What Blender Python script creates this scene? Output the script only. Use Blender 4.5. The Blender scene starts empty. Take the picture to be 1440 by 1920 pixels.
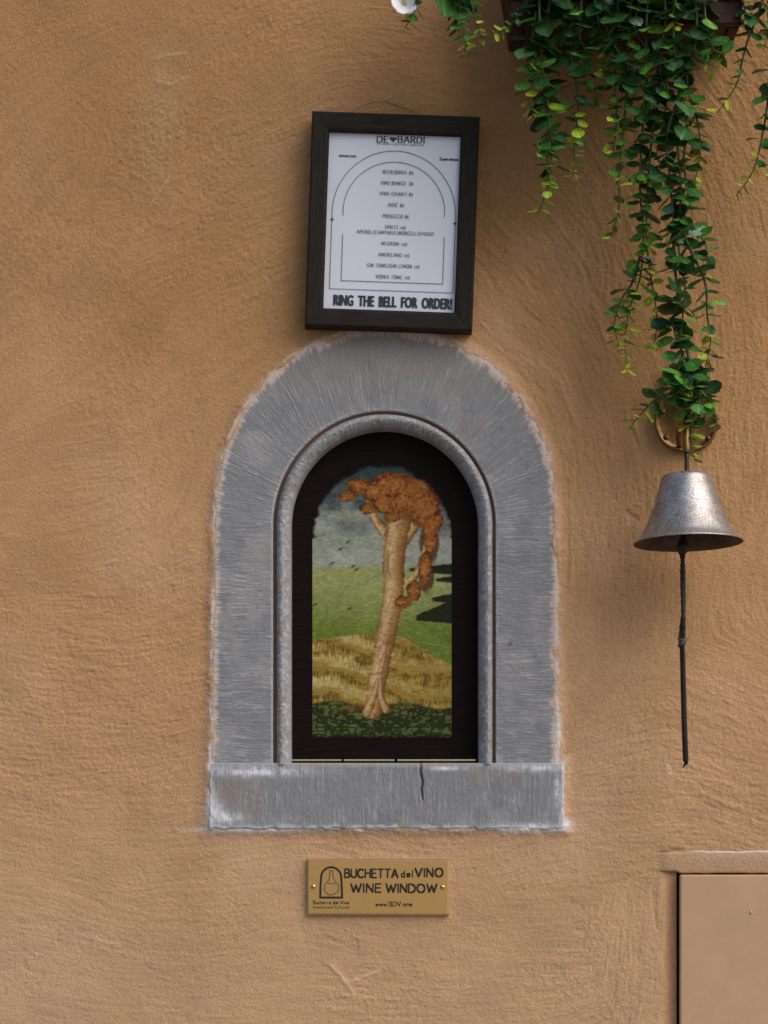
import bpy, math, random
import numpy as np
from mathutils import Vector, Matrix

# ------------------------------------------------------------------ camera, sky, sun, exposure
S = 0.0006                    # metres per photograph pixel on the wall plane
ZB = 1.10                     # height of the picture's bottom edge above the street
D = 3.2                       # camera distance from the wall
CAMPX, CAMPY = 700.0, 1650.0  # the wall point straight in front of the lens (photo pixels)
scene = bpy.context.scene
CAM = Vector(((CAMPX - 720) * S, -D, ZB + (1920 - CAMPY) * S))
cd = bpy.data.cameras.new('camera')
cam = bpy.data.objects.new('camera', cd)
scene.collection.objects.link(cam)
cam.location = CAM
cam.rotation_euler = (math.radians(90), 0, 0)
cd.sensor_fit = 'HORIZONTAL'
cd.sensor_width = 36.0
cd.lens = 36.0 * D / (1440 * S)
cd.shift_x = (720 - CAMPX) / 1440
cd.shift_y = (CAMPY - 960) / 1440
cd.clip_start = 0.05
cd.clip_end = 500
cd.dof.use_dof = True
cd.dof.focus_distance = D + 0.0
cd.dof.aperture_fstop = 7.0
scene.camera = cam

SUN_EL, SUN_AZ = math.radians(44), math.radians(126)   # azimuth clockwise from +Y
w = bpy.data.worlds.new('World')
scene.world = w
w.use_nodes = True
nt = w.node_tree
nt.nodes.clear()
sky = nt.nodes.new('ShaderNodeTexSky')
sky.sky_type = 'NISHITA'
sky.sun_disc = False
sky.sun_elevation = SUN_EL
sky.sun_rotation = SUN_AZ
sky.dust_density = 2.5
sky.air_density = 1.0
sky.ozone_density = 1.0
bg = nt.nodes.new('ShaderNodeBackground')
bg.inputs['Strength'].default_value = 0.083
wo = nt.nodes.new('ShaderNodeOutputWorld')
nt.links.new(sky.outputs[0], bg.inputs[0])
nt.links.new(bg.outputs[0], wo.inputs[0])

sl = bpy.data.lights.new('sun', 'SUN')
sl.energy = 1.5
sl.angle = math.radians(58)
sl.color = (1.0, 0.95, 0.88)
sun = bpy.data.objects.new('sun', sl)
scene.collection.objects.link(sun)
sd = Vector((math.sin(SUN_AZ) * math.cos(SUN_EL), math.cos(SUN_AZ) * math.cos(SUN_EL), math.sin(SUN_EL)))
sun.rotation_euler = sd.to_track_quat('Z', 'Y').to_euler()
sun.location = sd * 20

scene.view_settings.view_transform = 'Standard'
scene.view_settings.look = 'None'
scene.view_settings.gamma = 1.0
scene.view_settings.use_curve_mapping = False
scene.view_settings.exposure = 0.58
scene.cycles.max_bounces = 8
scene.cycles.use_denoising = True

# ------------------------------------------------------------------ helpers
rng = random.Random(7)
COL = scene.collection


def W(px, py, d=0.0):
    """Photo pixel -> world point d metres in front of the wall."""
    p = Vector(((px - 720) * S, 0.0, ZB + (1920 - py) * S))
    return CAM + (p - CAM) * ((D - d) / D)


def tag(o, label=None, cat=None, group=None, kind=None):
    if label: o['label'] = label
    if cat: o['category'] = cat
    if group: o['group'] = group
    if kind: o['kind'] = kind
    return o


def empty(name, loc):
    o = bpy.data.objects.new(name, None)
    o.empty_display_size = 0.02
    o.location = loc
    COL.objects.link(o)
    return o


def link(name, me, parent=None, loc=None, rot=None):
    o = bpy.data.objects.new(name, me)
    COL.objects.link(o)
    if parent is not None:
        o.parent = parent
        if loc is None and parent.type == 'EMPTY' and parent.get('_world') is None:
            # parts are modelled in world space: cancel the parent's transform
            o.matrix_parent_inverse = pinv(parent)
        elif loc is None:
            o.matrix_parent_inverse = pinv(parent)
    if loc is not None: o.location = loc
    if rot is not None: o.rotation_euler = rot
    return o


def pinv(p):
    m = Matrix.LocRotScale(p.location, p.rotation_euler, p.scale)
    q = p
    while q.parent is not None:
        base = q.matrix_parent_inverse
        m = Matrix.LocRotScale(q.parent.location, q.parent.rotation_euler, q.parent.scale) @ base @ m
        q = q.parent
    return m.inverted()


def mesh_from(name, verts, faces, mat, smooth=False):
    me = bpy.data.meshes.new(name)
    me.from_pydata([tuple(v) for v in verts], [], faces)
    if mat is not None: me.materials.append(mat)
    if smooth:
        me.polygons.foreach_set('use_smooth', [True] * len(me.polygons))
    me.update()
    return me


def grid_mesh(name, X, Y, Z, mat, col=None, keep=None, smooth=True):
    R, C = X.shape
    idx = np.arange(R * C, dtype=np.int64).reshape(R, C)
    q = np.stack([idx[:-1, :-1], idx[:-1, 1:], idx[1:, 1:], idx[1:, :-1]], -1).reshape(-1, 4)
    if keep is not None:
        q = q[keep.reshape(-1)]
    used = np.zeros(R * C, bool)
    used[q.reshape(-1)] = True
    remap = np.cumsum(used) - 1
    q = remap[q]
    co = np.stack([X, Y, Z], -1).reshape(-1, 3)[used].astype(np.float32)
    me = bpy.data.meshes.new(name)
    me.vertices.add(len(co))
    me.vertices.foreach_set('co', co.reshape(-1))
    n = len(q)
    me.loops.add(n * 4)
    me.loops.foreach_set('vertex_index', q.reshape(-1).astype(np.int32))
    me.polygons.add(n)
    me.polygons.foreach_set('loop_start', np.arange(0, n * 4, 4, dtype=np.int32))
    me.polygons.foreach_set('loop_total', np.full(n, 4, dtype=np.int32))
    me.update(calc_edges=True)
    if smooth: me.polygons.foreach_set('use_smooth', np.ones(n, bool))
    if col is not None:
        a = me.color_attributes.new('Col', 'FLOAT_COLOR', 'POINT')
        c = np.ones((len(co), 4), np.float32)
        c[:, :3] = col.reshape(-1, 3)[used]
        a.data.foreach_set('color', c.reshape(-1))
    me.materials.append(mat)
    me.validate()
    return me


def _h(ix, iy, seed):
    n = (ix.astype(np.uint64) * np.uint64(374761393) + iy.astype(np.uint64) * np.uint64(668265263)
         + np.uint64(seed * 1442695041 + 12345)) & np.uint64(0xFFFFFFFF)
    n = ((n ^ (n >> np.uint64(13))) * np.uint64(1274126177)) & np.uint64(0xFFFFFFFF)
    n = ((n ^ (n >> np.uint64(16))) * np.uint64(2246822519)) & np.uint64(0xFFFFFFFF)
    n = n ^ (n >> np.uint64(15))
    return (n & np.uint64(0xFFFFFF)).astype(np.float64) / 8388607.5 - 1.0


def vn(x, y, seed=0):
    """value noise in -1..1"""
    x = x + 4096.0; y = y + 4096.0
    fx = np.floor(x); fy = np.floor(y)
    tx = x - fx; ty = y - fy
    tx = tx * tx * tx * (tx * (tx * 6 - 15) + 10); ty = ty * ty * ty * (ty * (ty * 6 - 15) + 10)
    ix = fx.astype(np.int64); iy = fy.astype(np.int64)
    a = _h(ix, iy, seed); b = _h(ix + 1, iy, seed)
    c = _h(ix, iy + 1, seed); d = _h(ix + 1, iy + 1, seed)
    return (a * (1 - tx) + b * tx) * (1 - ty) + (c * (1 - tx) + d * tx) * ty


def fbm(x, y, seed=0, oct=4, gain=0.5):
    s = 0; a = 1; t = 0
    for k in range(oct):
        s = s + a * vn(x * 2 ** k + 17.3 * k, y * 2 ** k - 9.1 * k, seed + k)
        t += a; a *= gain
    return s / t


def sstep(a, b, x):
    t = np.clip((x - a) / (b - a), 0, 1)
    return t * t * (3 - 2 * t)


def mixc(a, b, t):
    return a * (1 - t[..., None]) + np.asarray(b) * t[..., None]


def box(bl, a, b, bev=0.0):
    """beveled box between corners a and b appended to (verts, faces) bl"""
    x0, y0, z0 = [min(p, q) for p, q in zip(a, b)]
    x1, y1, z1 = [max(p, q) for p, q in zip(a, b)]
    import bmesh
    bm = bmesh.new()
    vs = [bm.verts.new(v) for v in [(x0, y0, z0), (x1, y0, z0), (x1, y1, z0), (x0, y1, z0), (x0, y0, z1), (x1, y0, z1), (x1, y1, z1), (x0, y1, z1)]]
    for f in [(0, 3, 2, 1), (4, 5, 6, 7), (0, 1, 5, 4), (1, 2, 6, 5), (2, 3, 7, 6), (3, 0, 4, 7)]:
        bm.faces.new([vs[i] for i in f])
    if bev > 0:
        bmesh.ops.bevel(bm, geom=list(bm.edges), offset=bev, segments=2, affect='EDGES', profile=0.6)
    n = len(bl[0])
    bm.verts.index_update()
    bl[0].extend([v.co.copy() for v in bm.verts])
    bl[1].extend([[v.index + n for v in f.verts] for f in bm.faces])
    bm.free()


def tube(bl, pts, rad, sides=8, cap=True):
    """tapered tube through pts; rad is a number or one per point"""
    pts = [Vector(p) for p in pts]
    if not hasattr(rad, '__len__'): rad = [rad] * len(pts)
    n0 = len(bl[0])
    up = Vector((0.31, -0.9, 0.2)).normalized()
    for i, p in enumerate(pts):
        t = (pts[min(i + 1, len(pts) - 1)] - pts[max(i - 1, 0)]).normalized()
        u = up - t * up.dot(t)
        if u.length < 1e-3: u = t.orthogonal()
        u.normalize(); v = t.cross(u); up = u
        for k in range(sides):
            a = 2 * math.pi * k / sides
            bl[0].append(p + (u * math.cos(a) + v * math.sin(a)) * rad[i])
    for i in range(len(pts) - 1):
        for k in range(sides):
            a = n0 + i * sides + k; b = n0 + i * sides + (k + 1) % sides
            bl[1].append([a, b, b + sides, a + sides])
    if cap:
        bl[1].append([n0 + k for k in range(sides)][::-1])
        bl[1].append([n0 + (len(pts) - 1) * sides + k for k in range(sides)])


def catmull(P, n=8):
    P = [Vector(p) for p in P]
    Q = [P[0] * 2 - P[1]] + P + [P[-1] * 2 - P[-2]]
    out = []
    for i in range(1, len(Q) - 2):
        for k in range(n):
            t = k / n
            out.append(0.5 * ((2 * Q[i]) + (Q[i + 1] - Q[i - 1]) * t + (2 * Q[i - 1] - 5 * Q[i] + 4 * Q[i + 1] - Q[i + 2]) * t * t
                              + (3 * Q[i] - Q[i - 1] - 3 * Q[i + 1] + Q[i + 2]) * t ** 3))
    out.append(P[-1])
    return out


# ------------------------------------------------------------------ materials
def newmat(name):
    m = bpy.data.materials.new(name)
    m.use_nodes = True
    return m, m.node_tree, m.node_tree.nodes['Principled BSDF']


def noise_node(nt, scale, detail=4, rough=0.55, vec=None, stretch=None):
    n = nt.nodes.new('ShaderNodeTexNoise')
    n.inputs['Scale'].default_value = scale
    n.inputs['Detail'].default_value = detail
    n.inputs['Roughness'].default_value = rough
    tc = nt.nodes.new('ShaderNodeTexCoord')
    if stretch:
        mp = nt.nodes.new('ShaderNodeMapping')
        mp.inputs['Scale'].default_value = stretch
        nt.links.new(tc.outputs['Object'], mp.inputs[0])
        nt.links.new(mp.outputs[0], n.inputs['Vector'])
    else:
        nt.links.new(tc.outputs['Object'], n.inputs['Vector'])
    return n


def add_bump(nt, bsdf, specs):
    prev = None
    for scale, dist, strength, stretch in specs:
        n = noise_node(nt, scale, 5, 0.6, stretch=stretch)
        b = nt.nodes.new('ShaderNodeBump')
        b.inputs['Strength'].default_value = strength
        b.inputs['Distance'].default_value = dist
        nt.links.new(n.outputs[0], b.inputs['Height'])
        if prev: nt.links.new(prev.outputs[0], b.inputs['Normal'])
        prev = b
    nt.links.new(prev.outputs[0], bsdf.inputs['Normal'])


def colour_jitter(nt, bsdf, src, scale, amt, stretch=None, detail=5):
    """multiply the colour socket/value by noise 1-amt .. 1+amt"""
    n = noise_node(nt, scale, detail, 0.65, stretch=stretch)
    mr = nt.nodes.new('ShaderNodeMapRange')
    mr.inputs[1].default_value = 0.3; mr.inputs[2].default_value = 0.7
    mr.inputs[3].default_value = 1 - amt; mr.inputs[4].default_value = 1 + amt
    nt.links.new(n.outputs[0], mr.inputs[0])
    mx = nt.nodes.new('ShaderNodeVectorMath'); mx.operation = 'SCALE'
    if isinstance(src, tuple):
        mx.inputs[0].default_value = src[:3]
    else:
        nt.links.new(src, mx.inputs[0])
    nt.links.new(mr.outputs[0], mx.inputs['Scale'])
    nt.links.new(mx.outputs[0], bsdf.inputs['Base Color'])
    return mx


def vcol_mat(name, rough, bump, jit=0.05, jscale=400, spec=0.3):
    m, nt, b = newmat(name)
    a = nt.nodes.new('ShaderNodeAttribute'); a.attribute_name = 'Col'
    colour_jitter(nt, b, a.outputs['Color'], jscale, jit)
    b.inputs['Roughness'].default_value = rough
    b.inputs['Specular IOR Level'].default_value = spec
    if bump: add_bump(nt, b, bump)
    return m


def flat_mat(name, col, rough=0.6, metal=0.0, jit=0.1, jscale=60, stretch=None, bump=None, spec=0.5):
    m, nt, b = newmat(name)
    colour_jitter(nt, b, col, jscale, jit, stretch)
    b.inputs['Roughness'].default_value = rough
    b.inputs['Metallic'].default_value = metal
    b.inputs['Specular IOR Level'].default_value = spec
    if bump: add_bump(nt, b, bump)
    return m


M_plaster = vcol_mat('ochre_plaster', 0.92, [(330, 0.0014, 0.9, None), (850, 0.0007, 0.9, None)], 0.07, 300, 0.15)
M_stone = vcol_mat('pietra_serena', 0.85, [(700, 0.0005, 0.5, None)], 0.10, 900, 0.25)
M_paintdoor = flat_mat('painted_metal', (0.52, 0.325, 0.195), 0.62, 0, 0.05, 25, None, [(160, 0.0003, 0.4, None), (9, 0.002, 0.2, None)], 0.3)
M_gap = flat_mat('dark_cavity', (0.02, 0.015, 0.012), 0.9)
M_frame = flat_mat('black_brown_wood', (0.021, 0.016, 0.0125), 0.65, 0, 0.4, 60, (5, 1, 0.6), [(300, 0.0003, 0.5, (4, 1, 0.5))], 0.14)
M_frameh = flat_mat('black_brown_wood_cross', (0.021, 0.016, 0.0125), 0.65, 0, 0.4, 60, (0.6, 1, 5), [(300, 0.0003, 0.5, (.5, 1, 4))], 0.14)
M_paper = flat_mat('menu_paper', (0.74, 0.75, 0.83), 0.7, 0, 0.015, 12)
M_ink = flat_mat('menu_ink', (0.010, 0.007, 0.009), 0.7, 0, 0.1)
M_inkgrey = flat_mat('menu_grey_ink', (0.13, 0.125, 0.145), 0.7, 0, 0.1)
M_hatch = flat_mat('dark_shutter_wood', (0.007, 0.0028, 0.0018), 0.6, 0, 0.7, 40, (1, 1, 12), [(120, 0.0006, 0.4, (1, 1, 14))], 0.10)
M_painting = vcol_mat('varnished_painting', 0.6, [(900, 0.0003, 0.3, None)], 0.10, 700, 0.12)
M_brass = flat_mat('engraved_brass', (0.80, 0.46, 0.17), 0.34, 1.0, 0.10, 90, (1, 1, 30), [(500, 0.0002, 0.35, (1, 1, 30))])
M_brassedge = flat_mat('polished_brass_edge', (0.72, 0.55, 0.34), 0.25, 1.0, 0.08, 90)
M_engrave = flat_mat('engraving_black', (0.012, 0.009, 0.007), 0.5, 0, 0.1)
M_engbrown = flat_mat('engraving_brown', (0.10, 0.055, 0.02), 0.5, 0, 0.1)
M_bronze = flat_mat('aged_bronze', (0.19, 0.105, 0.045), 0.42, 0.9, 0.4, 120, None, [(300, 0.0005, 0.5, None)])
M_iron = flat_mat('dark_iron', (0.05, 0.035, 0.028), 0.5, 0.7, 0.3, 200)
M_inner = flat_mat('bell_inside', (0.075, 0.045, 0.028), 0.7, 0.2, 0.5, 90, None, [(200, 0.0006, 0.6, None)])
M_cord = flat_mat('black_cord', (0.018, 0.013, 0.011), 0.75, 0, 0.3, 300)
M_cordgrey = flat_mat('grey_knot_cord', (0.06, 0.055, 0.055), 0.75, 0, 0.3, 300)
M_planter = flat_mat('red_brown_planter_wood', (0.045, 0.014, 0.009), 0.6, 0, 0.5, 30, (2, 2, 20), [(150, 0.001, 0.6, (1, 1, 14))], 0.3)
M_soil = flat_mat('potting_soil', (0.03, 0.02, 0.015), 0.95)
M_stem = flat_mat('green_stem', (0.055, 0.095, 0.03), 0.5, 0, 0.25, 80)
M_petal = flat_mat('white_petal', (0.78, 0.78, 0.8), 0.6, 0, 0.05, 60)
M_wire = flat_mat('thin_wire', (0.16, 0.10, 0.05), 0.5, 0.6, 0.2)
M_pave = flat_mat('grey_street_stone', (0.20, 0.185, 0.165), 0.8, 0, 0.25, 3, None, [(12, 0.01, 0.5, None)])


def bell_metal():
    m, nt, b = newmat('speckled_aluminium')
    n = noise_node(nt, 650, 3, 0.7)
    n2 = noise_node(nt, 45, 5, 0.6)
    r = nt.nodes.new('ShaderNodeValToRGB')
    r.color_ramp.elements[0].position = 0.38; r.color_ramp.elements[0].color = (0.24, 0.215, 0.20, 1)
    r.color_ramp.elements[1].position = 0.56; r.color_ramp.elements[1].color = (0.52, 0.52, 0.54, 1)
    nt.links.new(n.outputs[0], r.inputs[0])
    r2 = nt.nodes.new('ShaderNodeValToRGB')
    r2.color_ramp.elements[0].position = 0.35; r2.color_ramp.elements[0].color = (0.62, 0.52, 0.42, 1)
    r2.color_ramp.elements[1].position = 0.6; r2.color_ramp.elements[1].color = (1, 1, 1, 1)
    nt.links.new(n2.outputs[0], r2.inputs[0])
    mx = nt.nodes.new('ShaderNodeMix'); mx.data_type = 'RGBA'; mx.blend_type = 'MULTIPLY'
    mx.inputs[0].default_value = 0.8
    nt.links.new(r.outputs[0], mx.inputs[6]); nt.links.new(r2.outputs[0], mx.inputs[7])
    nt.links.new(mx.outputs[2], b.inputs['Base Color'])
    b.inputs['Metallic'].default_value = 0.75
    b.inputs['Roughness'].default_value = 0.40
    add_bump(nt, b, [(650, 0.0004, 0.6, None)])
    return m


M_bell = bell_metal()


def leaf_material():
    m, nt, b = newmat('eucalyptus_leaf')
    oi = nt.nodes.new('ShaderNodeObjectInfo')
    tc = nt.nodes.new('ShaderNodeTexCoord')
    sx = nt.nodes.new('ShaderNodeSeparateXYZ')
    nt.links.new(tc.outputs['Object'], sx.inputs[0])
    # pale midrib
    ab = nt.nodes.new('ShaderNodeMath'); ab.operation = 'ABSOLUTE'
    nt.links.new(sx.outputs['Y'], ab.inputs[0])
    mr = nt.nodes.new('ShaderNodeMapRange')
    mr.inputs[1].default_value = 0.02; mr.inputs[2].default_value = 0.07
    mr.inputs[3].default_value = 1.5; mr.inputs[4].default_value = 1.0
    nt.links.new(ab.outputs[0], mr.inputs[0])
    sc = nt.nodes.new('ShaderNodeVectorMath'); sc.operation = 'SCALE'
    nt.links.new(oi.outputs['Color'], sc.inputs[0]); nt.links.new(mr.outputs[0], sc.inputs['Scale'])
    n = nt.nodes.new('ShaderNodeTexNoise'); n.inputs['Scale'].default_value = 3.0; n.inputs['Detail'].default_value = 4
    nt.links.new(tc.outputs['Object'], n.inputs['Vector'])
    m2 = nt.nodes.new('ShaderNodeMapRange')
    m2.inputs[1].default_value = 0.3; m2.inputs[2].default_value = 0.7; m2.inputs[3].default_value = 0.75; m2.inputs[4].default_value = 1.3
    nt.links.new(n.outputs[0], m2.inputs[0])
    s2 = nt.nodes.new('ShaderNodeVectorMath'); s2.operation = 'SCALE'
    nt.links.new(sc.outputs[0], s2.inputs[0]); nt.links.new(m2.outputs[0], s2.inputs['Scale'])
    nt.links.new(s2.outputs[0], b.inputs['Base Color'])
    b.inputs['Roughness'].default_value = 0.36
    b.inputs['Specular IOR Level'].default_value = 0.5
    tr = nt.nodes.new('ShaderNodeBsdfTranslucent')
    nt.links.new(s2.outputs[0], tr.inputs[0])
    mx = nt.nodes.new('ShaderNodeMixShader'); mx.inputs[0].default_value = 0.3
    out = nt.nodes['Material Output']
    nt.links.new(b.outputs[0], mx.inputs[1]); nt.links.new(tr.outputs[0], mx.inputs[2])
    nt.links.new(mx.outputs[0], out.inputs[0])
    return m


M_leaf = leaf_material()


def glass_material():
    m, nt, b = newmat('picture_glass')
    nt.nodes.remove(b)
    tr = nt.nodes.new('ShaderNodeBsdfTransparent'); tr.inputs[0].default_value = (0.97, 0.98, 0.98, 1)
    gl = nt.nodes.new('ShaderNodeBsdfGlossy'); gl.inputs['Roughness'].default_value = 0.08
    
    mx = nt.nodes.new('ShaderNodeMixShader')
    mx.inputs[0].default_value = 0.035; nt.links.new(tr.outputs[0], mx.inputs[1]); nt.links.new(gl.outputs[0], mx.inputs[2])
    nt.links.new(mx.outputs[0], nt.nodes['Material Output'].inputs[0])
    return m


M_glass = glass_material()

# ------------------------------------------------------------------ street
g = mesh_from('street', [(-200, -200, 0), (200, -200, 0), (200, 0.02, 0), (-200, 0.02, 0)], [(0, 1, 2, 3)], M_pave)
tag(link('street', g), kind='structure')


# ------------------------------------------------------------------ shapes of the stone surround (photo pixels)
def left_edge(py): return 404 - (py - 985) * 0.017
def right_edge(py): return 1043 + (py - 985) * 0.002


def arch_sd(px, py):
    """rough signed distance in px to the outer outline of the arch stone (negative inside)"""
    dx = np.abs(px - 723.5) / 319.5; dy = np.maximum(985 - py, 0) / 368.0
    r = (dx ** 2.12 + dy ** 2.12) ** (1 / 2.12)
    a = (r - 1) * 342
    b = np.maximum(left_edge(py) - px, px - right_edge(py))
    d = np.where(py < 985, a, b)
    return np.maximum(d, py - 1500)


def sill_sd(px, py):
    qx = np.abs(px - 724.5) - 330; qy = np.abs(py - 1491.5) - 60
    return np.maximum(qx, qy)


def stone_sd(px, py):
    return np.minimum(arch_sd(px, py), sill_sd(px, py))


# ------------------------------------------------------------------ wall
STEP = 0.0015
cx = np.arange(-0.47, 0.47 + 1e-6, STEP)
cz = np.arange(ZB - 0.05, ZB + 1.20, STEP)


def grow(a, b, n):  # spacing grows from a towards b
    t = np.linspace(0, 1, n + 1)[1:]
    return a + (b - a) * (t ** 3 * 0.97 + t * 0.03)


gx = np.concatenate([grow(cx[0], -7, 45)[::-1], cx, grow(cx[-1], 7, 45)])
gz = np.concatenate([grow(cz[0], 0.0, 40)[::-1], cz, grow(cz[-1], 6.5, 40)])
Xc, Zc = np.meshgrid(gx, gz)      # the relief and colour run over the whole sheet
PX, PY = Xc / S + 720, 1920 - (Zc - ZB) / S

# stroke direction of the trowel and brush, degrees anticlockwise from level
ctrl = [(100, 100, 22), (300, 150, 45), (300, 300, 48), (100, 450, 52), (450, 480, 32), (520, 560, 32), (450, 300, 30), (250, 650, 40),
        (200, 900, 12), (340, 900, 50), (150, 1300, -8), (300, 1200, 10), (100, 1600, -10), (400, 1650, 2), (700, 1580, 0), (700, 1850, -8), (1000, 1800, 5), (1150, 1380, 25),
        (1150, 1560, 0), (1350, 1250, -15), (1090, 1150, 82), (1000, 650, -52), (940, 430, -45), (1055, 850, -75), (1200, 1000, 90),
        (1120, 650, -62), (1300, 450, -80), (820, 100, -10), (1150, 250, -60), (1370, 950, 90), (1200, 1750, 85), (1300, 1150, 88),
        (900, 190, 5), (1350, 700, 85), (1200, 1480, 8), (1400, 1450, -20)]
c2 = np.zeros_like(PX); s2 = np.zeros_like(PX)
for (a, b, th) in ctrl:
    wgt = 1.0 / (((PX - a) ** 2 + (PY - b) ** 2) / 100 ** 2 + 0.15) ** 1.6
    c2 += wgt * math.cos(2 * math.radians(th)); s2 += wgt * math.sin(2 * math.radians(th))
TH = 0.5 * np.arctan2(s2, c2) + 0.35 * fbm(PX / 160, PY / 160, 31, 3)
DX, DZ = np.cos(TH), np.sin(TH)
i0, j0 = 40, 45
core = (slice(i0, i0 + len(cz)), slice(j0, j0 + len(cx)))
# fine relief is geometry where the mesh is dense and fades out beyond it
FADE = (sstep(cx[0], cx[0] + .04, Xc) * sstep(cx[-1], cx[-1] - .04, Xc) * sstep(cz[0], cz[0] + .04, Zc) * sstep(cz[-1], cz[-1] - .04, Zc))


def spread(a):
    out = np.zeros(PX.shape); out[core] = a
    return out * FADE




def lic(src, L):
    R, C = src.shape
    rr, cc = np.mgrid[0:R, 0:C].astype(np.float64)
    acc = src.copy(); wsum = 1.0
    for sgn in (1, -1):
        r, c = rr.copy(), cc.copy()
        for k in range(L):
            ri = np.clip(np.rint(r).astype(int), 0, R - 1); ci = np.clip(np.rint(c).astype(int), 0, C - 1)
            r += sgn * DZc[ri, ci]; c += sgn * DXc[ri, ci]
            ri = np.clip(np.rint(r).astype(int), 0, R - 1); ci = np.clip(np.rint(c).astype(int), 0, C - 1)
            wk = 1 - (k + 1) / (L + 1)
            acc += src[ri, ci] * wk; wsum += wk * 0
    acc -= acc.mean()
    return acc / acc.std()


nr = np.random.default_rng(5)
DXc, DZc = DX[core], DZ[core]
PXc, PYc = PX[core], PY[core]
fine = spread(lic(nr.standard_normal(PXc.shape), 9))
med = spread(lic(vn(PXc / 6.5, PYc / 6.5, 3), 16))
broad = spread(lic(vn(PXc / 17, PYc / 17, 9), 34))
grain = fbm((PX * DX - PY * DZ) / 9.5, (PX * DZ + PY * DX) / 6.0, 11, 3, 0.7) if False else fbm(PX / 5.2, PY / 5.2, 11, 2, 0.8)
grain = grain * FADE
grain2 = fbm(PX / 14, PY / 14, 14, 3, 0.6) * sstep(-0.5, 0.4, fbm(PX / 60, PY / 60, 15, 2))
grain2 = grain2 * FADE
rough_mask = 0.45 + 0.55 * sstep(-0.35, 0.45, fbm(PX / 230, PY / 230, 41, 3))
extra = np.zeros_like(PX)
for (a, b, rx, ry, am) in [(250, 330, 200, 150, .5), (480, 560, 120, 110, .5), (1030, 430, 140, 200, .7), (930, 420, 60, 160, .3), (1300, 1420, 180, 110, .5), (300, 60, 300, 60, .2), (1000, 680, 90, 90, .3),
                           (200, 1700, 200, 120, .25), (150, 850, 180, 140, -.3), (750, 1780, 300, 60, -.2), (1370, 700, 90, 300, -.25), (300, 420, 60, 60, .1), (1290, 1220, 80, 80, -0.2)]:
    extra += am * np.exp(-((PX - a) / rx) ** 2 - ((PY - b) / ry) ** 2)
rough_mask = np.clip(rough_mask + extra, 0.2, 1.35)

h = (0.00095 * fbm(PX / 330, PY / 330, 51, 3) + 0.00050 * fbm(PX / 70, PY / 70, 61, 3)
     + rough_mask * (0.00022 * fine + 0.00009 * med + 0.00006 * broad + 0.00066 * grain + 0.00042 * grain2))
# pits
pit = sstep(0.62, 0.85, vn(PX / 9, PY / 9, 77)) * sstep(0.1, 0.5, fbm(PX / 120, PY / 120, 78, 2))
h -= 0.0004 * pit

colshift = np.zeros(PX.shape)
darkmark = np.zeros(PX.shape)
palemark = np.zeros(PX.shape)


def stroke_mask(pts, wd):
    """soft line through pts (px), half width wd"""
    best = np.full(PX.shape, 1e9)
    for (a, b), (c, d) in zip(pts[:-1], pts[1:]):
        vx, vy = c - a, d - b
        t = np.clip(((PX - a) * vx + (PY - b) * vy) / (vx * vx + vy * vy), 0, 1)
        best = np.minimum(best, np.hypot(PX - a - t * vx, PY - b - t * vy))
    return np.exp(-(best / wd) ** 2)


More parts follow.
